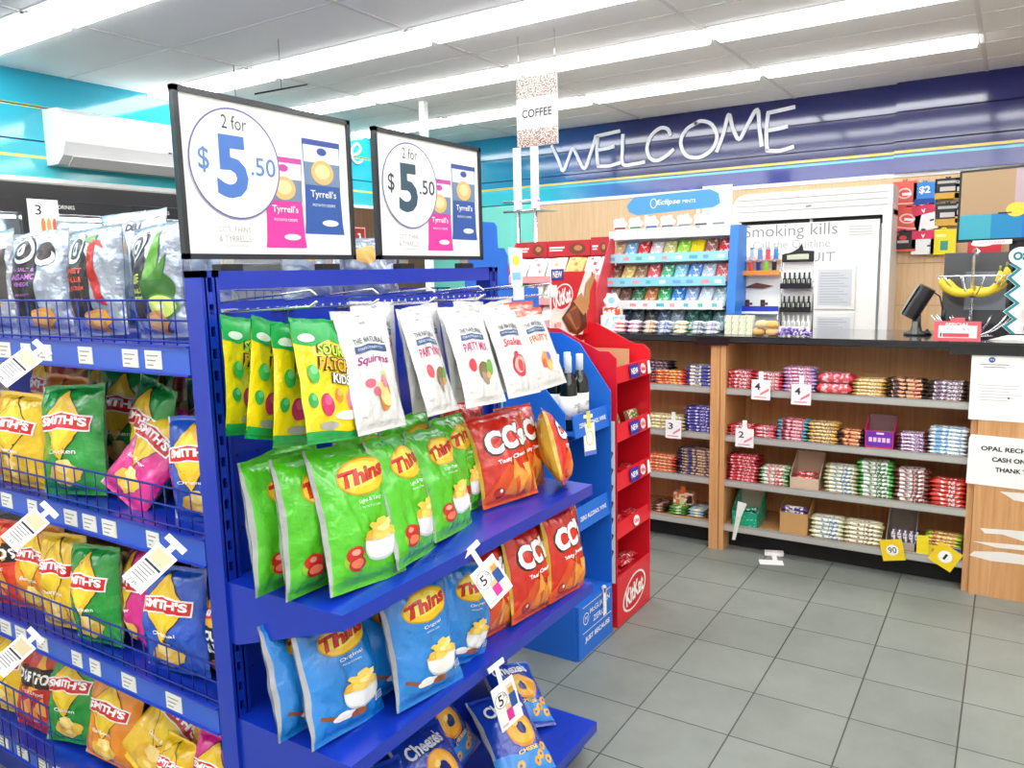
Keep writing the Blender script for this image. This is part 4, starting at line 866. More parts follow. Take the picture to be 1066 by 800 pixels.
poly(mb, [(.2, .16), (.28, .2), (.36, .12), (.30, .09)], M, mat(cho[3], .4), .0042)
poly(mb, [(.27, .18), (.31, .17), (.33, .24), (.42, .29), (.43, .275), (.37, .2), (.36, .14), (.33, .12)], M, mat('#c08a4e', .4), .0045)
text(mb, 'NESTLE', M @ Matrix.Translation((.05, .06, 0)), .02, red, width=.06, z=.002)
mb.build('header_board', t, Mo)

# ------------------------------------------------------------------ small bars and packets
def packet_mesh(L, W, T, mid, end, n=10, crimp=.012):
    """flow-wrapped bar lying flat: length x, depth y, thickness z"""
    mb = MB(); xs = [-L/2, -L/2+crimp*.5, -L/2+crimp] + [-L/2+crimp+(L-2*crimp)*i/n for i in range(1, n)] + [L/2-crimp, L/2-crimp*.5, L/2]; R = 10; vs = []
    for i, x in enumerate(xs):
        e = 0 if i in (0, len(xs)-1) else (.05 if i in (1, len(xs)-2) else (.55 if i in (2, len(xs)-3) else 1))
        for j in range(R):
            a = 2*pi*j/R; ca, sa = cos(a), sin(a)
            y = W/2*(abs(ca)**.6)*(1 if ca >= 0 else -1)*(1 if e == 1 else .96); z = T/2+max(T/2*e, .0006)*(abs(sa)**.6)*(1 if sa >= 0 else -1)*(1-.06*math.sin(i*2.1))
            vs.append((x, y, z))
    k = len(xs); mm = {True: mb.mi(mid), False: mb.mi(end)}; base = 0; mb.v += vs
    for i in range(k-1):
        for j in range(R):
            mb.f.append((i*R+j, (i+1)*R+j, (i+1)*R+(j+1) % R, i*R+(j+1) % R)[::-1]); xm = abs((xs[i]+xs[i+1])/2)
            mb.m.append(mm[xm < L*.36]); mb.smooth.append(True)
    mb.f.append(tuple(range(R))); mb.m.append(mm[False]); mb.smooth.append(False); mb.f.append(tuple((k-1)*R+j for j in range(R))[::-1]); mb.m.append(mm[False]); mb.smooth.append(False)
    return mb
def block_mesh(L, W, T, mid, end): return packet_mesh(L, W, T, mid, end, 6, .006)
def stack(x0, x1, y, z, n, T, mid, end, label, cat, name, group, rows=1, W=.045, jit=.006, lean=0, skew=0):
    L = abs(x1-x0)-.006; first = None; xc = (x0+x1)/2
    for r in range(rows):
        for k in range(n):
            if first is None: o = packet_mesh(L, W, T, mid, end).build(name); first = o
            else: o = first.copy(); COL.objects.link(o)
            o.location = (xc+random.uniform(-jit, jit)+skew*k, y+r*(W+.006)+random.uniform(-jit, jit)*.5+lean*k, z+k*T*.985+.0002); o.rotation_euler = (0, 0, random.uniform(-.05, .05))
            tag(o, label, cat, group)
# bars in the bins of the red stand
rp = printed('#c8141f', '#f3dcd8', 90, .55)
for i, (z, n, kind) in enumerate(((1.13, 3, 0), (.87, 3, 1), (.65, 2, 0), (.43, 3, 0), (.213, 4, 0))):
    for k in range(n):
        if kind == 1: m1, m2 = printed('#5f8f3a', '#efe7c8', 70, .5), mat('#7a4a2a', .4)
        else: m1, m2 = rp, mat('#d8202c', .35)
        o = packet_mesh(.13, .06, .018, m1, m2).build('chocolate_bar')
        o.matrix_world = Matrix.Translation((-1.50-.03*(k % 2), Y0+.07+.25*k/max(n-1, 1), z+(.045 if kind == 1 else .002))) @ Matrix.Rotation(radians([75, 100, 84, 60][k]), 4, 'Z') @ Matrix.Rotation(radians(70 if kind == 1 else (12, 0, 8, 0)[k]), 4, 'X')
        tag(o, '%s wrapped chocolate bar %s in the %s bin of the red stand' % ('green' if kind else 'red', ['at the left', 'in the middle' if n > 2 else 'at the right', 'at the right' if n == 3 else 'right of centre', 'at the far right'][k], ['top', 'second', 'third', 'fourth', 'bottom'][i]), 'chocolate bar', 'chocolate bars in the red stand')
mb = MB(); mb.box((-1.74, Y0+.06, 1.15), (-1.5, Y1-.06, 1.155), mat('#b98d62', .7)); mb.box((-1.74, Y0+.06, 1.155), (-1.5, Y0+.065, 1.235), mat('#c9a27a', .7)); mb.box((-1.74, Y1-.065, 1.155), (-1.5, Y1-.06, 1.235), mat('#c9a27a', .7)); mb.box((-1.74, Y0+.06, 1.155), (-1.735, Y1-.06, 1.27), mat('#c9a27a', .7))
tag(mb.build('carton'), 'open brown carton in the top bin of the red chocolate stand', 'carton')

# ================================================================== service counter with two shelf bays
CY = 4.26; CBK = 4.66
LIP = mat('#a7a59f', .35, .3); KICK = mat('#141416', .7)
SHZ = [.935, .668, .408, .148]
for bay, (x0, x1, lab) in enumerate(((-2.75, -1.375, 'beech sweet shelving under the counter, left bay partly hidden by the red stand'), (-1.318, -.135, 'beech sweet shelving under the counter, wide right bay with four shelves'))):
    xc = (x0+x1)/2; t = thing('shelf_cabinet', lab, 'shelving', (xc, CY, 0), 'sweet shelving under the counter'); Mo = Matrix.Translation((-xc, -CY, 0))
    for xx in (x0-.028, x1): mb = MB(); mb.box((xx, CY, 0.0), (xx+.028, CBK, 1.19), BEECH); mb.build('side_panel', t, Mo)
    mb = MB(); mb.box((x0, CBK-.015, .02), (x1, CBK, 1.19), BEECH); mb.build('back_panel', t, Mo)
    for z in SHZ:
        mb = MB(); mb.box((x0, CY+.012, z-.02), (x1, CBK-.015, z), BEECH); sh = mb.build('shelf', t, Mo)
        mb = MB(); mb.box((x0, CY, z-.034), (x1, CY+.014, z+.004), LIP); mb.box((x0, CY-.003, z-.03), (x1, CY, z-.004), mat('#bdbbb4', .3, .2)); mb.build('price_rail', sh)
    mb = MB(); mb.box((x0, CY+.10, 0), (x1, CY+.11, .115), KICK); mb.build('kickboard', t, Mo)
mb = MB(); mb.box((-1.347+.0, CY-.012, 0.0), (-1.318, CY+.0, 1.19), BEECH); mb.box((-1.403, CY-.012, 0), (-1.351, CY, 1.19), BEECH)
tag(mb.build('divider_post'), 'narrow beech divider post between the two shelf bays', 'divider')
t = thing('service_counter', 'plain beech counter front at the right with taped notices', 'counter', (.6, CY, 0))
mb = MB(); mb.box((-.705, -.02, 0), (.9, 0, 1.19), BEECH); mb.box((-.705, 0, 0), (-.68, .4, 1.19), BEECH); mb.box((-.68, .38, 0), (.9, .4, 1.19), BEECH); mb.build('panel', t)
TORN = mat('#ece7dd', .8); mb = MB(); M = FY(0, -.0205, 0)
def torn(pts): mb.prism([(x-.6, y) for x, y in pts], 0, .0008, TORN, M)
torn([(.0, .525), (.28, .54), (.28, .48), (.06, .49), (.03, .508)]); torn([(-.07, .335), (.28, .36), (.28, .30), (.1, .30), (.02, .318), (-.05, .312)]); torn([(-.1, .265), (.28, .29), (.28, .262), (.0, .25)]); torn([(-.09, .215), (.02, .232), (.28, .235), (.28, .175), (.1, .185), (-.02, .18), (-.11, .192)])
mb.build('torn_paper', t)
# black worktop
t = thing('worktop', 'black laminate worktop with metal trim running along the whole counter', 'worktop', (-.6, 4.6, 1.19))
WT = mat('#3a393c', .12, coat=.5, spec=.7); mb = MB(); mb.rbox((-2.2, -.36, 0), (2.2, .34, .036), mat('#232224', .25, coat=.4), .004); mb.box((-2.19, -.35, .036), (2.19, .33, .0375), WT); mb.build('top', t)
mb = MB(); mb.box((-2.2, -.366, .006), (2.2, -.36, .03), DARK); mb.build('edge_trim', t)
mb = MB(); mb.box((-.88, -.375, -.012), (-.70, -.367, .034), BLACK); mb.build('edge_guard', t); mb = MB(); mb.box((.36, -.375, -.02), (1.7, -.367, .03), BLACK); mb.build('edge_guard', t)
TZ = 1.2285
# notices
mb = MB(); mb.box((-.147, CY-.024, .862), (.10, CY-.0215, 1.182), PAPER); M = FY(-.147, CY-.024, .862)
poly(mb, ell(.082, .286, .013, .013), M, mat('#1f57b0', .5), .001); text(mb, 'm', M @ Matrix.Translation((.082, .286, 0)), .01, PAPER, z=.0016)
for q, (a, b_) in enumerate(((.035, .15), (.05, .14))): rect(mb, a, .262-.012*q, b_, .266-.012*q, M, ink_grey)
for q in range(6): rect(mb, .03+.01*(q % 2), .165-.014*q, .2-.02*(q % 3), .168-.014*q, M, mat('#c4c0ba', .6))
poly(mb, ell(.157, .11, .005, .004), M, DARK)
tag(mb.build('notice'), 'white notice sheet with a blue round emblem, taped high on the counter front', 'notice')
mb = MB(); mb.rbox((-.14, -.005, 0), (.28, .0, .001), PAPER, .002); mb = MB()
mb.prism([(-.01, 0), (.25, -.005), (.25, .235), (0, .24), (-.008, .22)], 0, .003, PAPER, FY(-.13, CY-.0215, .55)); M = FY(-.13, CY-.0245, .55); k_ = mat('#1a1a1a', .6)
text(mb, 'OPAL RECHARGE', M @ Matrix.Translation((.178, .178, 0)), .022, k_, width=.27, bold=.03); text(mb, 'CASH ONLY', M @ Matrix.Translation((.175, .128, 0)), .022, k_, width=.17, bold=.03); text(mb, 'THANK YOU', M @ Matrix.Translation((.19, .08, 0)), .022, k_, width=.17, bold=.03)
tag(mb.build('notice'), 'white taped notice reading opal recharge cash only, below the emblem sheet', 'notice')

P = printed
def shx(px, zi): return at(px, [408, 462, 512, 560][zi], y=CY+.03).x
GR = lambda i, b_: '%s on the %s shelf of the %s bay' % ('{}', ['top', 'second', 'third', 'bottom'][i], b_)
S = [  # bay shelf px0 px1 layers T rows mid end look cat
 ('right', 0, 758, 784, 5, .020, 2, P('#c41c2c', '#f3d6d8', 80, .5), mat('#b3202a', .35), 'dark red and white bars at the left end'),
 ('right', 0, 785, 814, 5, .019, 2, P('#d84a5a', '#f6dfe0', 90, .48), mat('#c02a38', .35), 'pinkish red bars behind the first price card'),
 ('right', 0, 817, 848, 7, .019, 2, P('#dc7a9c', '#f4e4ea', 90, .5, third='#8a6ab8'), mat('#b59ad0', .35), 'pink and lilac wrapped bars'),
 ('right', 0, 851, 887, 2, .055, 1, P('#e0505c', '#f4c9cc', 60, .52), mat('#d83a48', .35), 'plump pink sweet bags beside the lilac bars'),
 ('right', 0, 889, 922, 5, .018, 2, P('#d9a95c', '#f3e4bc', 90, .5), mat('#b98a3a', .35), 'gold wrapped bars in the middle right'),
 ('right', 0, 925, 964, 5, .020, 2, P('#2c2226', '#e8a27a', 60, .47), mat('#1c181a', .35), 'black and orange wrapped bars'),
 ('right', 0, 968, 1006, 5, .019, 2, P('#8a6a62', '#e8e2f0', 80, .5, third='#5d4f8a'), mat('#3c2a2a', .35), 'brown bars with lilac labels at the right end'),
 ('right', 1, 759, 784, 3, .020, 2, P('#cc2434', '#f3d6d8', 80, .5), mat('#b3202a', .35), 'red bars in the short leftmost stack'),
 ('right', 1, 786, 808, 3, .020, 2, P('#d6455a', '#f3d6d8', 90, .52), mat('#c02a38', .35), 'pinkish red bars in a short stack'),
 ('right', 1, 810, 839, 6, .019, 2, P('#d83a54', '#f0b9c2', 70, .5, third='#2f2430'), mat('#3fa4b8', .35), 'pink bars with turquoise ends'),
 ('right', 1, 842, 871, 6, .0185, 2, P('#c9964a', '#f0dcae', 90, .5, third='#3d241c'), mat('#d2a545', .35), 'gold and brown patterned bars'),
 ('right', 1, 873, 898, 4, .020, 2, P('#e2703a', '#f0b98a', 70, .52, third='#2a1c1a'), mat('#2a2022', .35), 'orange and black bars left of the purple carton'),
 ('right', 1, 935, 965, 5, .018, 2, P('#8a5a8c', '#ecdce8', 100, .48), mat('#5c2f3a', .35), 'mauve and white bars beside the purple carton'),
 ('right', 1, 968, 1005, 7, .019, 2, P('#7fb4dc', '#eef4f8', 70, .48), mat('#e4ecf2', .35), 'pale blue and white bars at the right end'),
 ('right', 2, 758, 789, 8, .0185, 2, P('#c81f30', '#efb9bd', 80, .52), mat('#8f1620', .35), 'crimson bars at the left end'),
 ('right', 2, 792, 818, 5, .020, 2, P('#e8e4da', '#d84a50', 60, .55), mat('#8fc08a', .35), 'white, red and green wrapped bars'),
 ('right', 2, 859, 891, 7, .021, 2, P('#e6e2c4', '#6f94c8', 60, .56), mat('#b9b58a', .35), 'cream and blue wrapped biscuits'),
 ('right', 2, 894, 928, 9, .021, 2, P('#e8ebe2', '#3c7a3e', 60, .55), mat('#5cae54', .35), 'green and white bars in the tallest stack'),
 ('right', 2, 932, 965, 8, .021, 2, P('#ece6e2', '#8a3c34', 60, .54), mat('#7a4038', .35), 'white and brown bars beside the green stack'),
 ('right', 2, 969, 1004, 6, .022, 2, P('#d83228', '#f0ded8', 60, .56), mat('#c8321f', .35), 'red bars at the right end'),
 ('right', 3, 845, 877, 5, .023, 2, P('#e9ead2', '#5a92cc', 60, .57), mat('#d8d6b0', .35), 'cream bars with blue print beside the tan carton'),
 ('right', 3, 880, 916, 5, .023, 2, P('#e9e6cc', '#8a5c40', 60, .58), mat('#d8d2a8', .35), 'cream and brown bars beside the grey carton'),
 ('right', 3, 965, 1000, 6, .018, 2, P('#e2a24a', '#f0dca0', 80, .5, third='#a85a34'), mat('#a8c83a', .35), 'amber and green bars behind the yellow tray'),
 ('left', 0, 664, 694, 7, .018, 2, P('#2c2a5c', '#c89a78', 80, .52), mat('#2a1c2a', .35), 'dark navy and brown bars beside the red stand'),
 ('left', 0, 682, 714, 5, .017, 1, P('#d8502c', '#f0c06a', 80, .5), mat('#b8281c', .35), 'orange and red bars in front'),
 ('left', 0, 716, 745, 6, .020, 2, P('#e6e0c2', '#3f3a9c', 50, .5), mat('#4a3fa0', .35), 'purple and cream bars at the right end'),
 ('left', 1, 672, 712, 4, .020, 2, P('#e8dcac', '#b89a5a', 80, .55), mat('#cdb878', .35), 'cream gold bars behind a price card'),
 ('left', 1, 714, 745, 8, .0185, 2, P('#3c2f8c', '#c8c2e6', 70, .55), mat('#2a2068', .35), 'deep purple bars at the right end'),
 ('left', 2, 672, 703, 5, .019, 2, P('#d8603a', '#f0b078', 80, .5), mat('#b03a24', .35), 'orange red bars beside the red stand'),
 ('left', 2, 706, 745, 9, .0175, 2, P('#34306c', '#caa06a', 70, .5), mat('#2a1c30', .35), 'navy and gold bars piled at the right end'),
]
ROWN = ['top', 'second', 'third', 'bottom']
for bay, si, p0, p1, n, T_, rows, m1, m2, look in S:
    W_ = .05 if T_ < .03 else .12
    stack(shx(p0-2, si)-.004, shx(p1+2, si)+.004, CY+.045+(.04 if W_ > .1 else 0)+(.0 if (bay, si, p0) != ('left', 0, 664) else .06), SHZ[si], n, T_, m1, m2, 'one of the %s, %s shelf, %s bay' % (look, ROWN[si], bay), 'sweet bag' if W_ > .1 else 'chocolate bar', 'sweet_bag' if W_ > .1 else 'chocolate_bar', 'bars on the %s shelf of the %s bay' % (ROWN[si], bay), rows, W_)
# chocolate blocks lying on the bottom left shelf
for i, (p0, p1, c1, c2, lab) in enumerate(((676, 693, '#4a2420', '#d8b090', 'dark brown'), (695, 713, '#4c9a34', '#dce8c0', 'green'), (715, 732, '#a8c4cc', '#f0ecd0', 'pale blue'), (733, 746, '#7a2c24', '#d8b49a', 'maroon'))):
    for k in range(3):
        o = packet_mesh(abs(shx(p1, 3)-shx(p0, 3))-.004, .15, .016, P(c1, c2, 50, .56), mat(c1, .35)).build('chocolate_block')
        o.matrix_world = Matrix.Translation(((shx(p0, 3)+shx(p1, 3))/2, CY+.11, .152+k*.0165))
        tag(o, '%s wrapped chocolate block on the bottom left bay shelf, %s of its pile' % (lab, ['lowest', 'middle', 'top'][k]), 'chocolate block', 'chocolate blocks on the bottom left shelf')

def carton(x0, x1, y0, y1, z, h, out, inn, label, backh=None, name='carton', deco=None):
    t = thing(name, label, 'carton', ((x0+x1)/2, y0, z)); w2 = (x1-x0)/2; d = y1-y0; bh = backh or h
    mb = MB(); mb.box((-w2, 0, .0005), (w2, d, .003), inn); mb.box((-w2, 0, .003), (w2, .003, h*.62), out)
    for s_ in (-1, 1): mb.prism([(0, .003), (d, .003), (d, bh), (0, h*.62)], -.0015, .0015, out, Matrix.Translation((s_*(w2-.0015), 0, 0)) @ Matrix(((0, 0, 1, 0), (1, 0, 0, 0), (0, 1, 0, 0), (0, 0, 0, 1))))
    mb.box((-w2, d-.003, .003), (w2, d, bh), inn)
    if deco: deco(mb, w2, h)
    mb.build('box_body', t); return t
Z4 = SHZ[3]; Z3 = SHZ[2]; Z2 = SHZ[1]
x0, x1 = shx(762, 3), shx(789, 3)
carton(x0, x1, CY+.02, CY+.20, Z4, .14, P('#12a07a', '#7fd8b8', 60, .6), mat('#c9c4ae', .7), 'open emerald green sweet carton at the left of the bottom shelf, right bay', .2)
for k in range(4):
    o = packet_mesh(.09, .045, .02, P('#0f9a70', '#cdeee0', 70, .55), mat('#0b7a58', .3)).build('mint_roll'); o.location = ((x0+x1)/2-.012+.02*(k % 2), CY+.07+.03*(k//2), Z4+.01+.021*k); o.rotation_euler = (0, 0, .2*k)
    tag(o, 'green wrapped mint packet in the emerald carton, %s of four' % ['lowest', 'second from the bottom', 'second from the top', 'topmost'][k], 'mint packet', 'mint packets in the green carton')
x0, x1 = shx(811, 3), shx(841, 3)
carton(x0, x1, CY+.025, CY+.19, Z4, .19, mat('#c0945c', .7), mat('#b5874f', .7), 'open tan cardboard carton of purple wrapped bars on the bottom shelf', .19)
for k in range(6):
    o = packet_mesh(x1-x0-.012, .04, .024, P('#e9e2da', '#4a3a86', 60, .5), mat('#5a3f8a', .35)).build('chocolate_bar'); o.location = ((x0+x1)/2, CY+.052, Z4+.004+.0243*k)
    tag(o, 'white and purple bar stacked in the tan carton, bottom shelf', 'chocolate bar', 'bars in the tan carton')
x0, x1 = shx(822, 2), shx(853, 2)
carton(x0, x1, CY+.02, CY+.19, Z3, .10, mat('#d0b49a', .7), mat('#c9ab90', .7), 'open beige carton with rounded back holding red bars, third shelf', .175)
for k in range(4):
    o = packet_mesh(x1-x0-.03, .04, .02, P('#cf2a30', '#f2dcd6', 60, .55), mat('#b81f26', .35)).build('chocolate_bar'); o.matrix_world = Matrix.Translation(((x0+x1)/2, CY+.05+.02*(k % 2), Z3+.004+.021*k)) @ Matrix.Rotation(.15*(k-1), 4, 'Z')
    tag(o, 'red and white bar loose in the beige carton, third shelf', 'chocolate bar', 'bars in the beige carton')
x0, x1 = shx(900, 1), shx(931, 1)
def deco(mb, w2, h):
    M = FY(0, -.001, 0); rect(mb, -w2+.008, .012, w2-.008, h*.6, M, mat('#6a2aa8', .5)); 
    for q in range(5): rect(mb, -w2*.7+q*w2*.3, .035, -w2*.7+q*w2*.3+w2*.22, .058, M, mat('#f2c6e0', .5), .001)
    rect(mb, -w2*.2, .075, w2*.3, .084, M, mat('#f0e6f4', .5), .001)
carton(x0, x1, CY+.02, CY+.16, Z2, .15, mat('#d82a6a', .5), mat('#8a6a6a', .7), 'purple and hot pink open carton in the middle of the second shelf', .155, deco=deco)
x0, x1 = shx(922, 3), shx(953, 3)
carton(x0, x1, CY+.03, CY+.2, Z4, .07, mat('#a89f9a', .6), mat('#8c7f72', .7), 'open grey carton of upright striped packets on the bottom shelf', .235)
for k in range(5):
    o = packet_mesh(.11, .026, .022, P('#e8e2ea', '#6a4a70', 60, .52), mat('#5a3f6a', .35)).build('chocolate_bar'); o.matrix_world = Matrix.Translation((x0+.022+k*.027, CY+.052, Z4+.06)) @ Matrix.Rotation(pi/2, 4, 'Y')
    tag(o, 'upright purple and white striped bar in the grey carton, bottom shelf', 'chocolate bar', 'bars in the grey carton')
x0, x1 = shx(955, 3), shx(1001, 3)
def deco2(mb, w2, h):
    M = FY(0, -.001, 0); rect(mb, -w2, 0, -w2*.45, h*1.1, M, mat('#f0d814', .5)); rect(mb, w2*.62, .02, w2, h*.62, M, mat('#1f48b4', .5))
    for q in range(3): rect(mb, -w2*.3+q*w2*.28, .01, -w2*.3+q*w2*.28+w2*.2, .04, M, mat('#c98a3a', .5), .001)
carton(x0, x1, CY+.0155, CY+.034, Z4, .09, mat('#ead43a', .5), mat('#d8c040', .5), 'yellow and blue sweet tray at the right end of the bottom shelf', .06, 'sweet_tray', deco2)
# orange mouth-shaped hanger box in the left bay
mb = MB(); mb.box((-.06, 0, 0), (.06, .05, .07), P('#e8702a', '#f0e0d0', 40, .5)); mb.box((-.014, 0, .07), (.014, .004, .11), mat('#e8702a', .5)); M = FY(0, -.001, 0); poly(mb, [(.02, .005), (.06, .01), (.055, .06), (.03, .05)], M, DARK); rect(mb, -.02, -.03, .008, .04, M, mat('#c8d8a0', .5))
o = mb.build('sweet_box'); o.location = (at(711, 512, y=CY+.1).x, CY+.10, .203); tag(o, 'small orange sweet box standing on the chocolate blocks, bottom shelf, left bay', 'sweet box')

def rail_card(px, py, w, h, label, txt_, col, yy, tcol='#33363c', rot=0, kind='w', clip=True):
    p = at(px, py, y=yy); t = thing('price_card', label, 'price card', p, 'price cards on the sweet shelves'); Rm_ = Matrix.Rotation(rot, 4, 'Y') @ frame((0, 0, 0), (1, 0, 0))
    mb = MB(); mb.box((-w/2, -h/2, -.0008), (w/2, h/2, .0008), mat(col, .5), Rm_)
    if kind == 'y': poly(mb, ell(0, 0, w*.27, w*.27), Rm_, PAPER, .001); text(mb, txt_, Rm_, h*.28, DARK, width=w*(.36 if len(txt_) > 1 else .1), bold=.005, z=.0016)
    else:
        text(mb, txt_, Rm_ @ Matrix.Translation((-w*.18, h*.16, 0)), h*.34, mat(tcol, .5), width=w*.3, bold=.02)
        poly(mb, [(-w*.05, -h*.3), (w*.42, -h*.05), (w*.44, h*.1), (0, -h*.16)], Rm_, mat('#e2808a', .5), .001); rect(mb, -w*.35, -h*.4, w*.3, -h*.34, Rm_, mat('#e8a0a8', .5), .001)
    mb.build('card', t)
    if clip: mb = MB(); mb.box((-.012, h*.5-.01, -.002), (.012, h*.5+.045, 0), PAPER, Rm_); mb.build('clip', t)
    return t
rail_card(792, 406, .1, .11, 'white price card with a 4 on the top shelf, right bay, nearer the divider', '4', '#f6f2f2', CY-.02)
rail_card(834, 411, .1, .11, 'white price card with a 4 on the top shelf, right bay, under the lilac bars', '4', '#f6f2f2', CY-.02)
rail_card(775, 456, .1, .105, 'white price card with a 2 on the second shelf of the right bay', '2', '#f6f2f2', CY-.02)
rail_card(701, 447, .095, .11, 'white price card with a 3 on the second shelf of the left bay', '3', '#f6f2f2', CY-.02)
rail_card(929, 573, .105, .11, 'tilted yellow price card reading 90 on the bottom shelf', '90', '#f2cf1a', CY-.02, rot=-.22, kind='y', clip=False)
rail_card(984, 580, .115, .11, 'tilted yellow price card reading 1 at the right of the bottom shelf', '1', '#f2cf1a', CY-.02, rot=.5, kind='y', clip=False)
# fallen clip card on the floor and the dangling strip
mb = MB(); Mf = Matrix.Translation((-1.02, 4.19, .002)) @ Matrix.Rotation(.35, 4, 'Z')
mb.box((-.075, -.04, 0), (.05, .03, .002), PAPER, Mf); mb.box((0, .03, 0), (.025, .1, .002), PAPER, Mf); mb.box((-.035, .10, 0), (.065, .14, .02), PAPER, Mf)
tag(mb.build('fallen_price_card'), 'white clip-on price card lying face down on the grey floor tiles', 'price card')
mb = MB(); mb.prism([(0, 0), (.018, .0), (.05, .14), (.02, .14)], 0, .001, mat('#dfe3d2', .5), FY(at(762, 562, y=CY-.006).x, CY-.006, .07)); mb.prism([(.02, .14), (.05, .14), (.08, .22), (.03, .23)], 0, .001, mat('#e8ece6', .5), FY(at(762, 562, y=CY-.006).x, CY-.006, .07))
tag(mb.build('paper_strip'), 'pale dangling paper strip in front of the emerald green carton', 'paper strip')

# ================================================================== behind and on the counter
# tobacco cabinet
t = thing('tobacco_cabinet', 'white roller top tobacco cabinet with quit smoking lettering against the wood wall', 'cabinet', (-1.35, 6.4, 0))
Mo = Matrix.Translation((1.35, -6.4, 0)); CWm = mat('#eeeeec', .4)
mb = MB(); mb.box((-1.93, 6.42, 0), (-.77, 6.74, 2.0), CWm); mb.build('cabinet_body', t, Mo)
mb = MB(); pr = [(-1.93, 1.96), (-.77, 1.96), (-.77, 2.17), (-1.83, 2.17), (-1.89, 2.15), (-1.93, 2.09)]; mb.prism(pr, -6.74, -6.34, CWm, RX)
for z in (2.03, 2.075, 2.12): mb.box((-1.9, 6.335, z), (-.8, 6.341, z+.006), mat('#b9b9b6', .5))
mb.box((-1.37, 6.33, 2.045), (-1.33, 6.34, 2.06), GREY)
mb.build('roller_housing', t, Mo)
mb = MB(); mb.box((-1.93, 6.33, 0), (-1.885, 6.42, 1.96), CWm); mb.build('side_frame', t, Mo); mb = MB(); mb.box((-.83, 6.33, 0), (-.77, 6.42, 1.96), CWm); mb.build('side_frame', t, Mo)
mb = MB(); mb.box((-1.885, 6.405, 1.9), (-.83, 6.419, 1.96), DARK); mb.box((-1.35, 6.395, 1.9), (-1.33, 6.405, 1.96), CWm); mb.build('slot', t, Mo)
mb = MB(); mb.box((-1.885, 6.36, 0), (-.85, 6.40, 1.93), PAPER); M = FY(0, 6.36, 0); g1 = mat('#8c8d8f', .6)
text(mb, 'Smoking kills', M @ Matrix.Translation((-1.49, 1.865, 0)), .12, g1, width=.70); text(mb, 'Call the Quitline', M @ Matrix.Translation((-1.48, 1.765, 0)), .075, mat('#b3b3b4', .6), width=.58); text(mb, '13 QUIT', M @ Matrix.Translation((-1.36, 1.66, 0)), .085, mat('#a2a3a5', .6), width=.42)
rect(mb, -1.09, 1.79, -.87, 1.92, M, mat('#e2e2de', .6)); 
for q in range(4): rect(mb, -1.06, 1.88-q*.02, -.90, 1.886-q*.02, M, mat('#b8b8b4', .6), .001)
rect(mb, -.853, 0, -.85, 1.93, M, DARK, .001)
mb.build('sliding_panel', t, Mo)
for z0, z1 in ((1.27, 1.60), (1.0, 1.24)):
    mb = MB(); mb.box((-1.29, 6.345, z0), (-1.0, 6.358, z1), CWm); mb.box((-1.265, 6.342, z0+.03), (-1.025, 6.3455, z1-.03), mat('#d3d7dc', .4))
    for q in range(12):
        if z0+.05+q*.02 < z1-.04: rect(mb, -1.25, z0+.05+q*.02, -1.05-.03*(q % 3), z0+.055+q*.02, FY(0, 6.342, 0), mat('#aab0b8', .6), .001)
    mb.build('price_frame', t, Mo)

# chocolate block display, left
t = thing('chocolate_block_display', 'red tiered counter display of chocolate blocks left of the pale blue gum rack', 'display stand', (-2.5, 4.5, TZ)); Mo = Matrix.Translation((2.5, -4.5, -TZ))
SRm = mat('#d8434e', .45)
mb = MB()
for s_ in (-2.87, -2.165): mb.prism([(4.33, TZ), (4.62, TZ), (4.62, 1.80), (4.56, 1.80), (4.36, 1.5)], s_, s_+.005, SRm, Matrix(((0, 0, 1, 0), (1, 0, 0, 0), (0, 1, 0, 0), (0, 0, 0, 1))))
mb.box((-2.87, 4.615, TZ), (-2.16, 4.62, 1.8), SRm); mb.build('cabinet_body', t, Mo)
for z, y in ((1.54, 4.42), (1.40, 4.38), (1.26, 4.34)):
    mb = MB(); mb.box((-2.865, y, z), (-2.165, 4.61, z+.006), SRm); mb.box((-2.865, y-.004, z-.01), (-2.165, y, z+.035), mat('#e9a0a0', .5)); mb.build('shelf', t, Mo)
for i, (x0, x1) in enumerate(((-2.85, -2.62), (-2.61, -2.30), (-2.295, -2.17))):
    mb = MB(); mb.box((x0, 4.55, 1.70), (x1, 4.556, 1.80+.012*(i == 2)), mat('#c8252e', .5)); M = FY(x0, 4.55, 1.70); w_ = x1-x0
    rect(mb, .01, .05, w_*.4, .062, M, PAPER); rect(mb, .01, .034, w_*.35, .042, M, PAPER); poly(mb, ell(w_*.7, .045, w_*.2, .036, 12), M, mat('#7a3a22', .5)); poly(mb, ell(w_*.72, .05, w_*.1, .018, 10), M, mat('#c88a50', .5), .0012); mb.build('header_card', t, Mo)
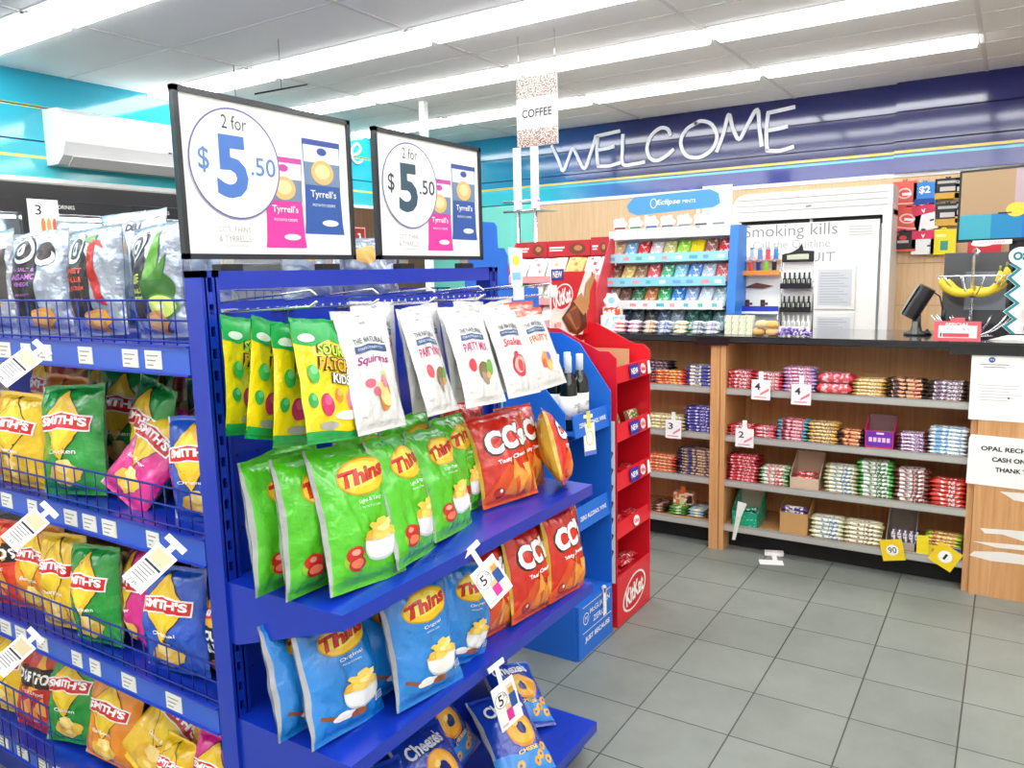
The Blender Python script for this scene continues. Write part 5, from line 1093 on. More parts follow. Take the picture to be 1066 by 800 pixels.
for r_, (z, y, lean) in enumerate(((1.548, 4.50, -38), (1.408, 4.46, -38), (1.268, 4.42, -38))):
    cols = [[('#eef3f8', '#7aa6d8'), ('#f6eef0', '#d8707a'), ('#f8f2e6', '#e8a050'), ('#f0b068', '#c8742a'), ('#f4dfe4', '#d03a52')], [('#7fce7a', '#e8f4dc'), ('#f0ece6', '#b08a70'), ('#cfe3c0', '#7a9a5a'), ('#d9c0b0', '#8a4a3a'), ('#e2808c', '#f2d8da')], [('#b8d4e8', '#5a86b8'), ('#e8b0b4', '#b83a4a'), ('#efe6da', '#c09a70'), ('#c8707a', '#f0dede'), ('#d03a52', '#f4dfe4')]][r_]
    for k, (a_, b_) in enumerate(cols):
        for q in range(2):
            o = packet_mesh(.126, .17, .014, P(a_, b_, 40, .58), mat(a_, .4)).build('chocolate_block')
            o.matrix_world = Matrix.Translation((-2.79+k*.138, y-.015+q*.02, z+.068)) @ Matrix.Rotation(radians(56), 4, 'X') @ Matrix.Rotation(radians((k % 3-1)*4), 4, 'Z')
            tag(o, '%s %s chocolate block leaning in the %s tier of the red display' % (['front', 'back'][q], ['far left', 'second', 'middle', 'fourth', 'far right'][k], ['upper', 'middle', 'lower'][r_]), 'chocolate block', 'chocolate blocks in the counter display')

# gum rack
t = thing('gum_rack', 'pale blue and white tiered gum and mint rack with blue side post on the counter', 'display rack', (-1.8, 4.55, TZ)); Mo = Matrix.Translation((1.8, -4.55, -TZ))
mb = MB(); mb.box((-2.19, 4.70, TZ), (-1.38, 4.71, 1.86), mat('#eef2f4', .5)); mb.box((-1.62, 4.712, 1.8), (-1.44, 4.718, 2.09), PAPER); mb.build('back_panel', t, Mo)
mb = MB(); mb.prism([(4.50, TZ+.11), (4.53, 1.6), (4.56, 1.845), (4.72, 1.845), (4.72, TZ), (4.52, TZ)], -1.40, -1.35, mat('#2f7fd8', .4), Matrix(((0, 0, 1, 0), (1, 0, 0, 0), (0, 1, 0, 0), (0, 0, 0, 1)))); mb.build('side_post', t, Mo)
TI = [(1.79, 1.845, '#f2f5f6', 4.60), (1.645, 1.70, '#9edbe4', 4.555), (1.50, 1.555, '#8fd3e4', 4.51), (1.362, 1.415, '#eef4f2', 4.465)]
for z0, z1, c, y in TI:
    mb = MB(); mb.box((-2.19, y, z0), (-1.41, y+.004, z1), mat(c, .35, coat=.3)); mb.box((-2.19, y+.004, z0), (-1.41, 4.70, z0+.006), mat('#dfe6e8', .4)); M = FY(-2.19, y, z0)
    random.seed(int(z0*100))
    for q in range(9):
        if c != '#f2f5f6': rect(mb, .03+q*.086, .015, .03+q*.086+random.choice([.03, .04, .05]), .035, M, mat(random.choice(['#f4f8f8', '#5ab8c8', '#7aa8d8', '#e8a0a8', '#6ac0b0']), .4)) 
    mb.build('shelf', t, Mo)
gcol = [[('#c9a27a', '#f0d8b0'), ('#6fa8d0', '#d8e8f4'), ('#c8202c', '#f0c0b0'), ('#c8b8bc', '#ececec'), ('#b8b070', '#e8e0c0'), ('#8ac43a', '#d8f09a'), ('#f0c01a', '#a8c83a'), ('#8a5a50', '#d8c0b8'), ('#c82a30', '#f0e0e0')],
        [('#6a4a44', '#c8a890'), ('#c8b06a', '#f0e4b0'), ('#8a6a50', '#c8b8a0'), ('#d8505a', '#f4ecec'), ('#4aa878', '#e0f4ec'), ('#7ac0d8', '#eef6fa'), ('#5a8ad0', '#f0f4fa'), ('#b0b8c8', '#f4f6fa'), ('#c8605a', '#f0d8d4')],
        [('#a89a8a', '#e0d8cc'), ('#5a4a44', '#a87a60'), ('#3a6a4a', '#88b898'), ('#b0683a', '#e8c0a0'), ('#3aa060', '#c8f0d8'), ('#2a7ac8', '#d8ecfa'), ('#8aa0c8', '#e8eef8'), ('#c0ccdc', '#f4f6f8'), ('#9ab0b8', '#e8f0f0')],
        [('#6a5a60', '#b8a8a0'), ('#3a4a6a', '#98a8c0'), ('#5a6a74', '#b8c4c8'), ('#4a4a50', '#a0a0a8'), ('#5a6a80', '#b8c8d8'), ('#8a98a8', '#d8e0e8'), ('#3a6a60', '#98c0b8'), ('#2f5a54', '#88b0a8'), ('#6a8a90', '#c0d4d8')]]
for r_, (z0, y) in enumerate(((1.651, 4.60), (1.506, 4.555), (1.368, 4.51), (TZ, 4.50))):
    for k in range(9):
        a_, b_ = gcol[r_][k]
        for q in range(2):
            o = packet_mesh(.08, .15, .014, P(a_, b_, 60, .55), mat(a_, .35), 6).build('gum_packet')
            o.matrix_world = Matrix.Translation((-2.14+k*.0865, y+.035+q*.02, z0+.062)) @ Matrix.Rotation(radians(52), 4, 'X') @ Matrix.Rotation(radians(((k*7+r_*3) % 5-2)*2.5), 4, 'Z')
            tag(o, '%s gum packet, %s from the left, %s row of the pale blue rack' % (['front', 'rear'][q], ORD[k], ['upper', 'second', 'third', 'lowest'][r_]), 'gum packet', 'gum packets in the pale blue rack')
for k in range(7):
    mb = MB(); x = -2.11+k*.105; random.seed(k)
    pts = [(.046*(1+.16*cos(5*a))*cos(a), .036+.04*(1+.14*cos(5*a+1))*sin(a)) for a in [2*pi*i/30 for i in range(30)]]
    mb.prism(pts, -.003, .003, PAPER, FY(x, 4.59, 1.85)); mb.box((x-.01, 4.592, 1.80), (x+.01, 4.597, 1.86), PAPER); rect(mb, -.035, .005, .035, .016, FY(x, 4.5868, 1.85), mat(['#8a2a30', '#4a9a5a', '#2a6ab8', '#6a7a8a', '#9aa0a8', '#5a5a60', '#8a8f98'][k], .5), .0005)
    mb.build('cloud_topper', t, Mo)
mb = MB(); pts = [(-.29, .06), (-.24, .11), (.24, .125), (.29, .10), (.30, .04), (.26, .02), (-.22, .0), (-.27, .02)]; mb.prism(pts, 0, .012, mat('#4a9fdc', .35, coat=.3), FY(-1.775, 4.60, 1.935)); text(mb, 'Eclipse', FY(-1.79, 4.588, 2.0), .04, PAPER, width=.15, shear=.2, bold=.02); text(mb, 'MINTS', FY(-1.66, 4.588, 2.0), .02, PAPER, width=.08)
ring(mb, -.11, .065, .022, .03, .005, FY(-1.775, 4.588, 1.935), PAPER); mb.box((-1.95, 4.60, 1.84), (-1.93, 4.605, 1.95), PAPER); mb.box((-1.62, 4.60, 1.84), (-1.60, 4.605, 1.95), PAPER)
mb.build('banner', t, Mo)
# bulk packets on the counter in front of the rack
random.seed(5)
for k, (x, c1, c2, lab) in enumerate(((-1.99, '#f0b8c8', '#fbe8b0', 'pink and yellow'), (-1.90, '#f2c0d0', '#ffffff', 'pale pink'), (-1.80, '#f4ece0', '#e8a060', 'cream and orange'), (-1.71, '#e8ecf4', '#7a8ac8', 'white and blue'), (-1.61, '#f0e2a0', '#ffffff', 'pale yellow'), (-1.51, '#dfe6ea', '#8a96a0', 'pale grey'), (-1.43, '#e8e8ea', '#b0a8c8', 'pale lilac'))):
    for q in range(3):
        o = packet_mesh(.085, .06, .024, P(c1, c2, 50, .54), mat(c1, .4), 6).build('sweet_packet'); o.matrix_world = Matrix.Translation((x, 4.335+.006*q, TZ+.0005+q*.0245)) @ Matrix.Rotation(.08*(q-1), 4, 'Z')
        tag(o, '%s sweet packet on the counter edge, %s of three' % (lab, ['lowest', 'middle', 'top'][q]), 'sweet packet', 'sweet packets along the counter edge')
t = thing('counter_display_box', 'small white and red counter box with a cloud shaped topper at the left end', 'display box', (-2.07, 4.36, TZ))
mb = MB(); mb.box((-.065, 0, 0), (.065, .07, .1), P('#f4f6f6', '#a8d8e0', 30, .55)); mb.build('box_body', t); mb = MB(); mb.box((-.06, .02, .1), (.06, .05, .15), P('#e8e0d8', '#d8542a', 24, .5)); mb.build('insert', t)
mb = MB(); mb.prism([(.05*(1+.12*cos(6*a))*cos(a), .045*(1+.12*cos(6*a))*sin(a)) for a in [2*pi*i/30 for i in range(30)]], 0, .004, mat('#f2f8fa', .5), FY(0, .02, .19)); poly(mb, ell(0, 0, .022, .02), FY(0, .016, .19), mat('#9ad0e4', .5)); mb.build('topper', t)
# cream carton stack, biscuits, small eggs
for k in range(4):
    for r_ in range(3):
        mb = MB(); mb.rbox((-.019, 0, 0), (.019, .05, .035), P('#ecebd0', '#a8b890', 60, .56), .003); o = mb.build('mint_box'); o.location = (-1.345+k*.04, 4.36, TZ+.0355*r_)
        tag(o, 'small cream mint box in the stack beside the gum rack, %s column, %s layer' % (['leftmost', 'second', 'third', 'rightmost'][k], ['bottom', 'middle', 'top'][r_]), 'mint box', 'cream mint boxes on the counter')
for k, (x, z) in enumerate(((-1.17, 0), (-1.10, 0), (-1.155, .042), (-1.10, .04))):
    mb = MB(); mb.lathe([(.02, 0), (.034, .006), (.036, .02), (.03, .034), (.012, .039)], mat(['#d9a860', '#e2b878', '#e8c890', '#e0b060'][k], .6), 14); o = mb.build('biscuit'); o.location = (x, 4.36, TZ+z)
    tag(o, ['golden biscuit at the lower left of the small pile on the counter', 'golden biscuit at the lower right of the small pile on the counter', 'pale biscuit on the upper left of the pile', 'golden biscuit on the upper right of the pile'][k], 'biscuit', 'biscuits on the counter')
random.seed(3)
for k in range(12):
    mb = MB(); mb.lathe([(.003, -.016), (.010, -.012), (.0135, 0), (.010, .012), (.003, .016)], P('#6a3ab0', '#e8e0f0', 90, .52), 10); o = mb.build('wrapped_sweet'); o.matrix_world = Matrix.Translation((-1.05+.025*(k % 7)+(.012 if k > 6 else 0), 4.34+.02*(k % 3), TZ+.0135+(.02 if k > 6 else 0))) @ Matrix.Rotation(1.57, 4, 'Y') @ Matrix.Rotation(k, 4, 'X')
    tag(o, 'purple and white foil wrapped sweet in the small pile on the counter', 'sweet', 'purple sweets on the counter')

# lighter stand
t = thing('lighter_stand', 'white counter stand with an orange tray of coloured lighters', 'display stand', (-1.27, 4.7, TZ))
mb = MB(); mb.box((-.12, .04, 0), (.12, .05, .44), PAPER); mb.build('back_panel', t)
mb = MB(); mb.box((-.125, -.04, .325), (.125, .04, .34), mat('#f0923a', .4)); mb.box((-.125, -.045, .325), (.125, -.04, .352), mat('#f0923a', .4)); mb.build('tray', t)
mb = MB(); mb.box((-.12, -.0, .405), (.12, .04, .412), mat('#f0923a', .4)); mb.build('upper_tray', t)
mb = MB(); mb.box((-.125, -.05, .12), (.125, .04, .13), PAPER); mb.box((-.13, -.055, .115), (.13, -.05, .145), mat('#2b3fb8', .4)); mb.box((-.13, -.055, .10), (.13, -.05, .114), PAPER); mb.prism([(-.1, .25), (-.02, .28), (.08, .26), (.02, .245)], 0, .004, mat('#6a3a34', .5), FY(0, .03, 0)); mb.build('lower_tray', t)
for s_ in (-.125, .125): mb = MB(); mb.tube([(s_, .045, 0), (s_, .045, .3)], .004, CHROME); mb.tube([(s_, -.045, 0), (s_, -.045, .12)], .004, CHROME); mb.build('leg', t)
for r_, (z, cols, y) in enumerate(((.341, ['#2b3ab0', '#e0482a', '#24307a', '#7ac43a', '#1c1c20'], -.015), (.413, ['#7ab8e0', '#d8d8e0', '#6a9ad8', '#e04a5a', '#4a8ad0'], .018))):
    for k, c in enumerate(cols):
        l_ = thing('lighter', '%s lighter in the %s row of the lighter stand, %s from the left' % (dict(zip(['#2b3ab0', '#e0482a', '#24307a', '#7ac43a', '#1c1c20', '#7ab8e0', '#d8d8e0', '#6a9ad8', '#e04a5a', '#4a8ad0'], ['blue', 'orange red', 'navy', 'lime green', 'black', 'pale blue', 'silver', 'mid blue', 'red', 'sky blue']))[c], ['front', 'back'][r_], ORD[k]), 'lighter', (-1.27-.092+k*.046, 4.7+y, TZ+z), 'lighters in the counter stand')
        mb = MB(); mb.rbox((-.013, -.007, 0), (.013, .007, .06), mat(c, .2, coat=.5), .005); mb.build('body', l_); mb = MB(); mb.box((-.01, -.006, .06), (.01, .006, .074), CHROME); mb.build('metal_cap', l_)
for k, x in enumerate((-1.33, -1.24)):
    mb = MB(); mb.box((-.012, 0, 0), (.012, .01, .05), DARK); mb.box((-.004, -.004, .02), (.03, .006, .034), mat('#7a2a2a', .5)); o = mb.build('pocket_tool'); o.location = (x, 4.68, TZ+.1305); tag(o, 'small black pocket tool on the %s of the lower tray of the lighter stand' % ['left', 'right'][k], 'tool', 'pocket tools')
# black accessory stand
t = thing('accessory_stand', 'tall narrow black and white accessory stand in front of the tobacco cabinet', 'display stand', (-1.05, 4.7, TZ))
mb = MB(); mb.box((-.085, .03, 0), (.085, .035, .40), PAPER); mb.build('back_panel', t)
for s_ in (-.088, .088): mb = MB(); mb.tube([(s_, 0, 0), (s_, 0, .40)], .004, CHROME); mb.build('upright', t)
mb = MB(); mb.prism([(-.088, .395), (-.088, .44), (-.04, .45), (.0, .47), (.02, .5), (.03, .46), (.088, .455), (.088, .395)], 0, .006, BLACK, FY(0, .0, 0)); mb.prism([(-.06, .41), (-.06, .435), (.0, .44), (.06, .44), (.06, .41)], 0, .001, mat('#cfd2b8', .5), FY(0, -.007, 0)); mb.build('header_card', t)
for z in (.245, .11, .0):
    mb = MB(); mb.box((-.086, -.04, z), (.086, .03, z+.006), BLACK); mb.box((-.086, -.045, z), (.086, -.04, z+.03), BLACK if z else PAPER); mb.build('tray', t)
    for k in range(6):
        mb = MB(); mb.tube([(0, 0, 0), (0, 0, .05), (0, 0, .053), (0, 0, .085)], .0115, DARK if z else PAPER, 8, taper=[1, 1, .5, .45]); mb.box((-.004, -.0125, .01), (.004, -.0118, .045), mat('#b8bcae', .4))
        o = mb.build('small_bottle'); o.location = (-1.05-.068+k*.027, 4.69, TZ+z+.0065); tag(o, 'small %s bottle in the %s tray of the narrow accessory stand' % ('black' if z else 'white', {.245: 'upper', .11: 'middle', .0: 'lowest'}[z]), 'bottle', {.245: 'upper', .11: 'middle', .0: 'lowest'}[z]+' tray bottles')

# gift cards on the wood wall
GC_ = [((931, 190, 951, 216), '#e8584a', 'salmon red gift card at the upper left', 's'), ((931, 217, 953, 241), '#e8584a', 'salmon red gift card tilted below the upper left one', 's'), ((953, 191, 971, 213), '#2f86d8', 'blue two dollar card', '$2'),
       ((956, 214, 974, 240), '#f0f0ee', 'white card with a pink top, tilted in the middle row', 'v'), ((951, 241, 969, 265), '#f0f0ee', 'white card with a pink top in the bottom row', 'v'), ((929, 241, 950, 262), '#17151a', 'black gift card in the bottom left corner', 'r'),
       ((971, 240, 991, 265), '#f2de14', 'bright yellow card at the bottom right', 'y'), ((976, 187, 996, 207), '#1c1c1e', 'black and gold battery card at the top right', 'b'), ((976, 213, 995, 235), '#1c1c1e', 'black and gold battery card in the middle right', 'b'), ((995, 187, 1003, 207), '#26262a', 'black and white battery card at the upper right edge', 'b'), ((995, 211, 1001, 232), '#3a3a3e', 'narrow black battery card beside the monitor', 'b')]
for i, ((a, b_, c, d_), col, lab, kind) in enumerate(GC_):
    p = at((a+c)/2, d_, y=6.66); w_ = (c-a)/127*1.05; h_ = (d_-b_)/127
    rot = {1: .12, 3: -.2}.get(i, 0); mb = MB(); Mr = frame((0, 0, 0), (1, 0, 0)) @ Matrix.Rotation(-rot, 4, 'Z')
    mb.prism([(-w_/2, 0), (w_/2, 0), (w_/2, h_*.93), (w_*.1, h_*.93), (w_*.1, h_), (-w_*.1, h_), (-w_*.1, h_*.93), (-w_/2, h_*.93)], -.004, .004, mat(col, .45), Mr)
    if kind == 's': poly(mb, ell(0, h_*.5, w_*.3, h_*.2, 14), Mr, mat('#f4c8c0', .5), .0045); poly(mb, ell(0, h_*.5, w_*.22, h_*.14, 14), Mr, mat('#e8584a', .5), .005); rect(mb, -w_*.1, h_*.42, w_*.3, h_*.52, Mr, PAPER, .0055); rect(mb, -w_*.45, h_*.12, w_*.4, h_*.15, Mr, PAPER, .0045)
    if kind == '$2': text(mb, '$2', Mr @ Matrix.Translation((0, h_*.6, .004)), h_*.34, PAPER, width=w_*.5, bold=.03); rect(mb, -w_*.45, 0, w_*.45, h_*.25, Mr, mat('#1c3f9a', .5), .0045)
    if kind == 'v': rect(mb, -w_*.5, h_*.6, w_*.5, h_*.93, Mr, mat('#d82a5a', .5), .0045); text(mb, 'V', Mr @ Matrix.Translation((0, h_*.72, .004)), h_*.15, PAPER, bold=.05); rect(mb, w_*.2, h_*.3, w_*.38, h_*.36, Mr, DARK, .0045)
    if kind == 'r': poly(mb, ell(-w_*.3, h_*.8, w_*.12, h_*.1, 12), Mr, mat('#d8403a', .5), .0045); poly(mb, ell(0, h_*.62, w_*.15, h_*.1, 12), Mr, mat('#d8403a', .5), .0045); rect(mb, -w_*.22, h_*.38, w_*.22, h_*.5, Mr, mat('#c8b8b8', .5), .0045); rect(mb, -w_*.5, 0, w_*.5, h_*.1, Mr, mat('#e8584a', .5), .0045)
    if kind == 'y': rect(mb, -w_*.1, h_*.15, w_*.2, h_*.5, Mr, mat('#3a9a8a', .5), .0045); rect(mb, -w_*.3, h_*.65, w_*.1, h_*.75, Mr, mat('#f8f0a0', .5), .0045)
    if kind == 'b': rect(mb, -w_*.5, 0, w_*.5, h_*.28, Mr, mat('#d8a63a', .5), .0045); rect(mb, -w_*.3, h_*.35, w_*.3, h_*.55, Mr, mat('#c8c4c0', .5), .0045); rect(mb, -w_*.4, h_*.7, w_*.4, h_*.82, Mr, mat('#b8b4ae', .5), .0045)
    o = mb.build('gift_card' if kind != 'b' else 'battery_card'); o.location = (p.x, 6.66, p.z); tag(o, lab+' on the wood wall', 'card', 'cards hanging on the wood wall')
    mb = MB(); mb.tube([(p.x, 6.72, p.z+h_*.965), (p.x, 6.645, p.z+h_*.965)], .004, CHROME, 6); o2 = mb.build('hook', o, Matrix.Translation((-p.x, -6.66, -p.z)))
t = thing('red_card_box', 'small red and white card box hanging below the monitor', 'box', (at(1018, 268, y=6.6).x+.02, 6.66, 1.69)); mb = MB(); mb.box((-.09, -.01, -.03), (.12, .04, .06), mat('#d82a3a', .5)); poly(mb, ell(0, .04, .07, .02), FY(0, -.01, 0), PAPER); mb.build('box_body', t)

# monitor on a stand, turned slightly
t = thing('monitor', 'black framed customer monitor showing a beige and blue screen at the right edge', 'monitor', (.0, 4.75, TZ), rz=-.26)
Mo = Matrix.Identity(4); p0 = at(1000, 253, y=4.9); mx = -.245
mb = MB(); mb.box((-.28, 0, .475), (.32, .03, .845), BLACK); mb.build('casing', t)
mb = MB(); mb.box((-.268, -.002, .49), (.308, .0, .833), mat('#a88a66', .3, emit=.12)); M = FY(0, -.002, 0)
rect(mb, -.268, .49, .308, .615, M, mat('#1a7aa8', .3, emit=.2)); rect(mb, -.268, .49, -.12, .615, M, mat('#3a98a8', .3, emit=.2), .001); rect(mb, .02, .49, .308, .63, M, mat('#1f5cb8', .3, emit=.2), .0012); rect(mb, -.02, .63, .308, .833, M, mat('#b09a9e', .3, emit=.15), .0008)
poly(mb, ell(-.01, .63, .045, .035), M, mat('#e8b83a', .3, emit=.3), .0016); rect(mb, -.09, .612, -.03, .62, M, DARK, .0016); rect(mb, .02, .65, .2, .665, M, mat('#e8c04a', .3, emit=.3), .0016)
mb.build('screen', t)
mb = MB(); mb.box((-.04, .03, 0), (.04, .06, .6), BLACK); mb.rbox((-.12, .04, 0), (.14, .16, .012), BLACK, .02); mb.build('stand', t)
mb = MB(); mb.box((-.2, -.004, .46), (-.02, .0, .482), PAPER); text(mb, 'CUSTOMER', FY(-.11, -.004, .471), .009, mat('#c83a3a', .5), width=.12); mb.build('label_strip', t)
# till terminal, black slanted
t = thing('till_terminal', 'black slanted till terminal behind the banana stand', 'till', (-.15, 4.65, TZ))
mb = MB(); SW = Matrix(((0, 0, 1, 0), (1, 0, 0, 0), (0, 1, 0, 0), (0, 0, 0, 1)))
mb.prism([(-.12, 0), (.12, 0), (.12, .03), (.06, .40), (.03, .42), (-.02, .06), (-.12, .04)], -.16, .14, BLACK, SW); mb.build('casing', t)
mb = MB(); mb.add([(-.06, -.012, .13), (.12, -.012, .13), (.12, .022, .36), (-.06, .022, .36)], [(0, 1, 2, 3)], mat('#5a5f66', .15)); mb.build('screen', t)
# barcode scanner on stand
t = thing('barcode_scanner', 'black counter scanner with a grey face tilted on its stand', 'scanner', (-.42, 4.6, TZ))
mb = MB(); mb.lathe([(.06, 0), (.06, .01), (.03, .02), (.022, .05), (.02, .12)], BLACK, 16); mb.box((-.012, -.062, .008), (.01, -.02, .07), GREY); mb.build('stand', t)
mb = MB(); pts = [(-.045+.05*cos(a)*1.0, .19+.09*sin(a)) for a in [2*pi*i/24 for i in range(24)]]
Mh = Matrix.Translation((-.0, .0, .17)) @ Matrix.Rotation(radians(28), 4, 'Y')
mb.rbox((-.035, -.05, -.085), (.045, .05, .09), BLACK, .03, Mh, 6); mb.tube([(.04, 0, .02), (.06, 0, .0), (.03, 0, -.05)], .02, BLACK, 10); mb.build('head', t)
mb = MB(); mb.rbox((-.042, -.042, -.075), (-.034, .042, .08), mat('#a9aeae', .3, .4), .003, Mh); mb.rbox((-.044, -.02, -.01), (-.041, .02, .06), mat('#d8d890', .4), .001, Mh); mb.build('face_plate', t)
mb = MB(); mb.tube([(.05, 0, .24), (.10, .02, .20), (.12, .02, .12), (.11, .02, .04), (.14, .05, .008)], .004, BLACK, 6); mb.tube([(.12, .02, .13), (.12, .02, .06)], .01, BLACK, 8); mb.build('cable', t)
# banana stand
t = thing('banana_stand', 'chrome wire banana stand with a hook and two wire tiers on the counter', 'fruit stand', (-.17, 4.45, TZ))
mb = MB(); mb.tube([(0, 0, .0), (0, 0, .40), (0, -.005, .425), (.012, -.02, .435), (.02, -.035, .42), (.012, -.045, .405)], .008, CHROME, 10); mb.build('pole', t)
mb = MB()
for k in range(10):
    a = 2*pi*k/10; mb.tube([(0, 0, .20)]+[(r_*cos(a), r_*sin(a)*.55, .20+.1*(r_/.15)**2.2) for r_ in (.04, .08, .11, .14, .155)], .0035, CHROME, 6)
mb.tube([(.155*cos(2*pi*i/24), .085*sin(2*pi*i/24), .305) for i in range(25)], .003, CHROME, 6); mb.build('upper_basket', t)
mb = MB()
for k in range(12):
    a = 2*pi*k/12; mb.tube([(0, 0, .01)]+[(r_*cos(a), r_*sin(a)*.6, .01+.10*(r_/.17)**2.4) for r_ in (.05, .1, .14, .17)], .0035, CHROME, 6)
mb.tube([(.10*cos(2*pi*i/24), .06*sin(2*pi*i/24), .015) for i in range(25)], .003, CHROME, 6); mb.build('lower_basket', t)
for k, (dx, dy, dz, rz_, up, R0) in enumerate(((-.04, -.03, .225, 0, 1, .10), (-.01, .01, .22, .1, 1, .1), (.035, -.02, .225, -.1, 1, .08), (.055, .02, .235, 0, 1, .085))):
    mb = MB(); n = 12; path = []; tp = []
    for i in range(n+1):
        a = radians(-165+105*i/n) if k < 2 else radians(-130+150*i/n)
        path.append((R0*cos(a), 0, R0+R0*sin(a))); tp.append(.35 if i == 0 else (.28 if i == n else (.8 if i in (1, n-1) else 1)))
    mb.tube(path, .019, mat('#e2c52a', .45, bump=.2, bscale=30), 8, taper=tp); e = path[-1]; mb.tube([e, (e[0]+.003, 0, e[2]+.025)], .005, mat('#8a8a3a', .6), 6)
    o = mb.build('banana'); o.location = (-.17+dx, 4.45+dy, TZ+dz-.005); o.rotation_euler = (0, 0, rz_)
    tag(o, ['yellow banana at the left front of the wire stand', 'yellow banana behind the left front one on the wire stand', 'large yellow banana curving up at the right of the wire stand', 'yellow banana at the far right of the wire stand with its stem up'][k], 'banana', 'bananas on the wire stand')
# red special card on counter
t = thing('counter_sign', 'small pink red bordered card sign standing on the counter edge', 'sign', (-.215, 4.262, TZ)); mb = MB(); mb.box((-.098, 0, 0), (.098, .003, .095), mat('#e8606a', .5)); mb.box((-.03, 0, .095), (.03, .003, .112), mat('#e8606a', .5)); M = FY(0, 0, 0); rect(mb, -.078, .016, .082, .075, M, PAPER)
text(mb, 'SPECIAL', M @ Matrix.Translation((0, .08, 0)), .014, PAPER, width=.1, bold=.03); text(mb, '2 for $5', M @ Matrix.Translation((0, .058, 0)), .013, mat('#e8a8b0', .5), width=.1); rect(mb, -.06, .02, .05, .038, M, mat('#d8505a', .5), .001); rect(mb, -.07, .02, -.064, .04, M, DARK, .0012); mb.build('card', t); mb = MB(); mb.box((-.03, .003, 0), (.03, .03, .004), PAPER); mb.build('foot', t)
# zigzag counter display at the right edge
t = thing('zigzag_display', 'white counter display with a teal zigzag edge and orange packs at the right edge', 'display stand', (.02, 4.40, TZ))
mb = MB(); mb.box((-.06, 0, .0), (.3, .12, .006), PAPER); mb.prism([(-.11, 0), (.3, 0), (.3, .03), (-.03, .025)], 0, .003, PAPER, FY(0, -.02, 0)); mb.build('base', t)
zz = [(-.035, .36), (.0, .335), (-.04, .295), (.0, .255), (-.045, .215), (.0, .175), (-.045, .135), (-.005, .10), (-.045, .065), (-.01, .03)]
mb = MB(); W_ = .018; pts = [(x-.012, z) for x, z in zz]+[(.3, .03), (.3, .36)]; mb.prism(pts, -.004, .0, PAPER, FY(0, 0, 0)); 
for (xa, za), (xb, zb) in zip(zz, zz[1:]): mb.prism([(xa-.009, za), (xa+.009, za), (xb+.009, zb), (xb-.009, zb)], 0, .0015, mat('#1f8a94', .4), FY(0, -.0005, 0))
mb.build('panel', t)
mb = MB(); mb.prism(ell(-.0, .395, .048, .042, 20), 0, .004, mat('#eef6f8', .4), FY(0, 0, 0)); text(mb, 'OS', FY(0, -.0045, .395), .04, mat('#2a7a8c', .4), width=.06, bold=.05); mb.build('round_topper', t)
for k, z in enumerate((.19, .11, .05)):
    mb = MB(); mb.rbox((.03, -.03, z), (.2, -.005, z+.055), P(['#e89a7a', '#e8542a', '#d8506a'][k], '#f6e8e0', 30, .5), .004); o = mb.build('sweet_pack'); o.location = (.02, 4.40, TZ); tag(o, '%s sweet pack on the zigzag display' % ['pale orange top', 'bright orange middle', 'pink lowest'][k], 'sweet pack', 'packs on the zigzag display')

# ------------------------------------------------------------------ hanging coffee sign, posts, wires
t = thing('coffee_sign', 'white hanging sign reading coffee with speckled bean bands', 'sign', (-2.355, 4.0, 2.71))
SPK = P('#cfc4bb', '#6a5c54', 120, .5, third='#9a8a80')
mb = MB(); mb.box((-.135, 0, -.39), (.135, .006, 0), PAPER); mb.box((-.135, -.001, -.12), (.135, 0, 0), SPK); mb.box((-.135, -.001, -.39), (.135, 0, -.29), P('#d8c8bc', '#6a4a3c', 120, .49, third='#a88e7e')); text(mb, 'COFFEE', FY(0, 0, -.205), .048, mat('#4a4643', .5), width=.2, bold=.03); mb.build('board', t)
for s_ in (-.12, .12): mb = MB(); mb.tube([(s_, .003, 0), (s_, .003, CEIL-2.71)], .0015, CHROME, 5); mb.build('wire', t)
t = thing('display_frame', 'white and chrome post frame of the coffee station near the back wall', 'frame', (-3.1, 5.0, 0))
for px in (539, 557):
    p = at(px, 200, y=5.0); mb = MB(); mb.box((p.x-.022-(-3.1), -.02, 2.06), (p.x+.022+3.1, .02, 2.50), WHITE); mb.build('post', t); mb = MB(); mb.tube([(p.x+3.1, 0, 0), (p.x+3.1, 0, 2.06)], .014, CHROME, 10); mb.build('leg', t)
mb = MB(); a_, b_ = at(524, 205, y=5.0), at(562, 205, y=5.0)
for z in (2.05, 2.12): mb.tube([(a_.x+3.1, 0, z), (b_.x+3.1, 0, z)], .009, CHROME, 8)
mb.box((a_.x+3.1, 0, 2.05), (b_.x+3.1, .25, 2.058), mat('#c4cdd2', .3, .3)); mb.build('rail', t)
p = at(441, 120, y=5.0); mb = MB(); mb.box((p.x-.025, 4.975, 0), (p.x+.025, 5.025, CEIL), WHITE); tag(mb.build('ceiling_post'), 'slim white square post reaching the ceiling behind the farther price board', 'post')
a_, b_ = at(265, 98, y=3.1), at(320, 88, y=3.35); r0 = at(243, 67, z=CEIL)
t = thing('hanging_rail', 'thin dark hanging sign rail under the ceiling above the nearer price board', 'rail', (a_+b_)/2); c_ = (a_+b_)/2
mb = MB(); mb.tube([a_-c_, b_-c_], .005, DARK, 6); mb.build('bar', t)
mb = MB(); mb.tube([(0, 0, 0), (0, 0, CEIL-c_.z)], .0015, DARK, 5); mb.build('wire', t)
mb = MB(); mb.tube([(r0.x, r0.y, CEIL), (r0.x, r0.y, 2.35)], .003, DARK, 6); tag(mb.build('hanging_wire'), 'thin dark wire dropping from the ceiling behind the nearer price board', 'wire')
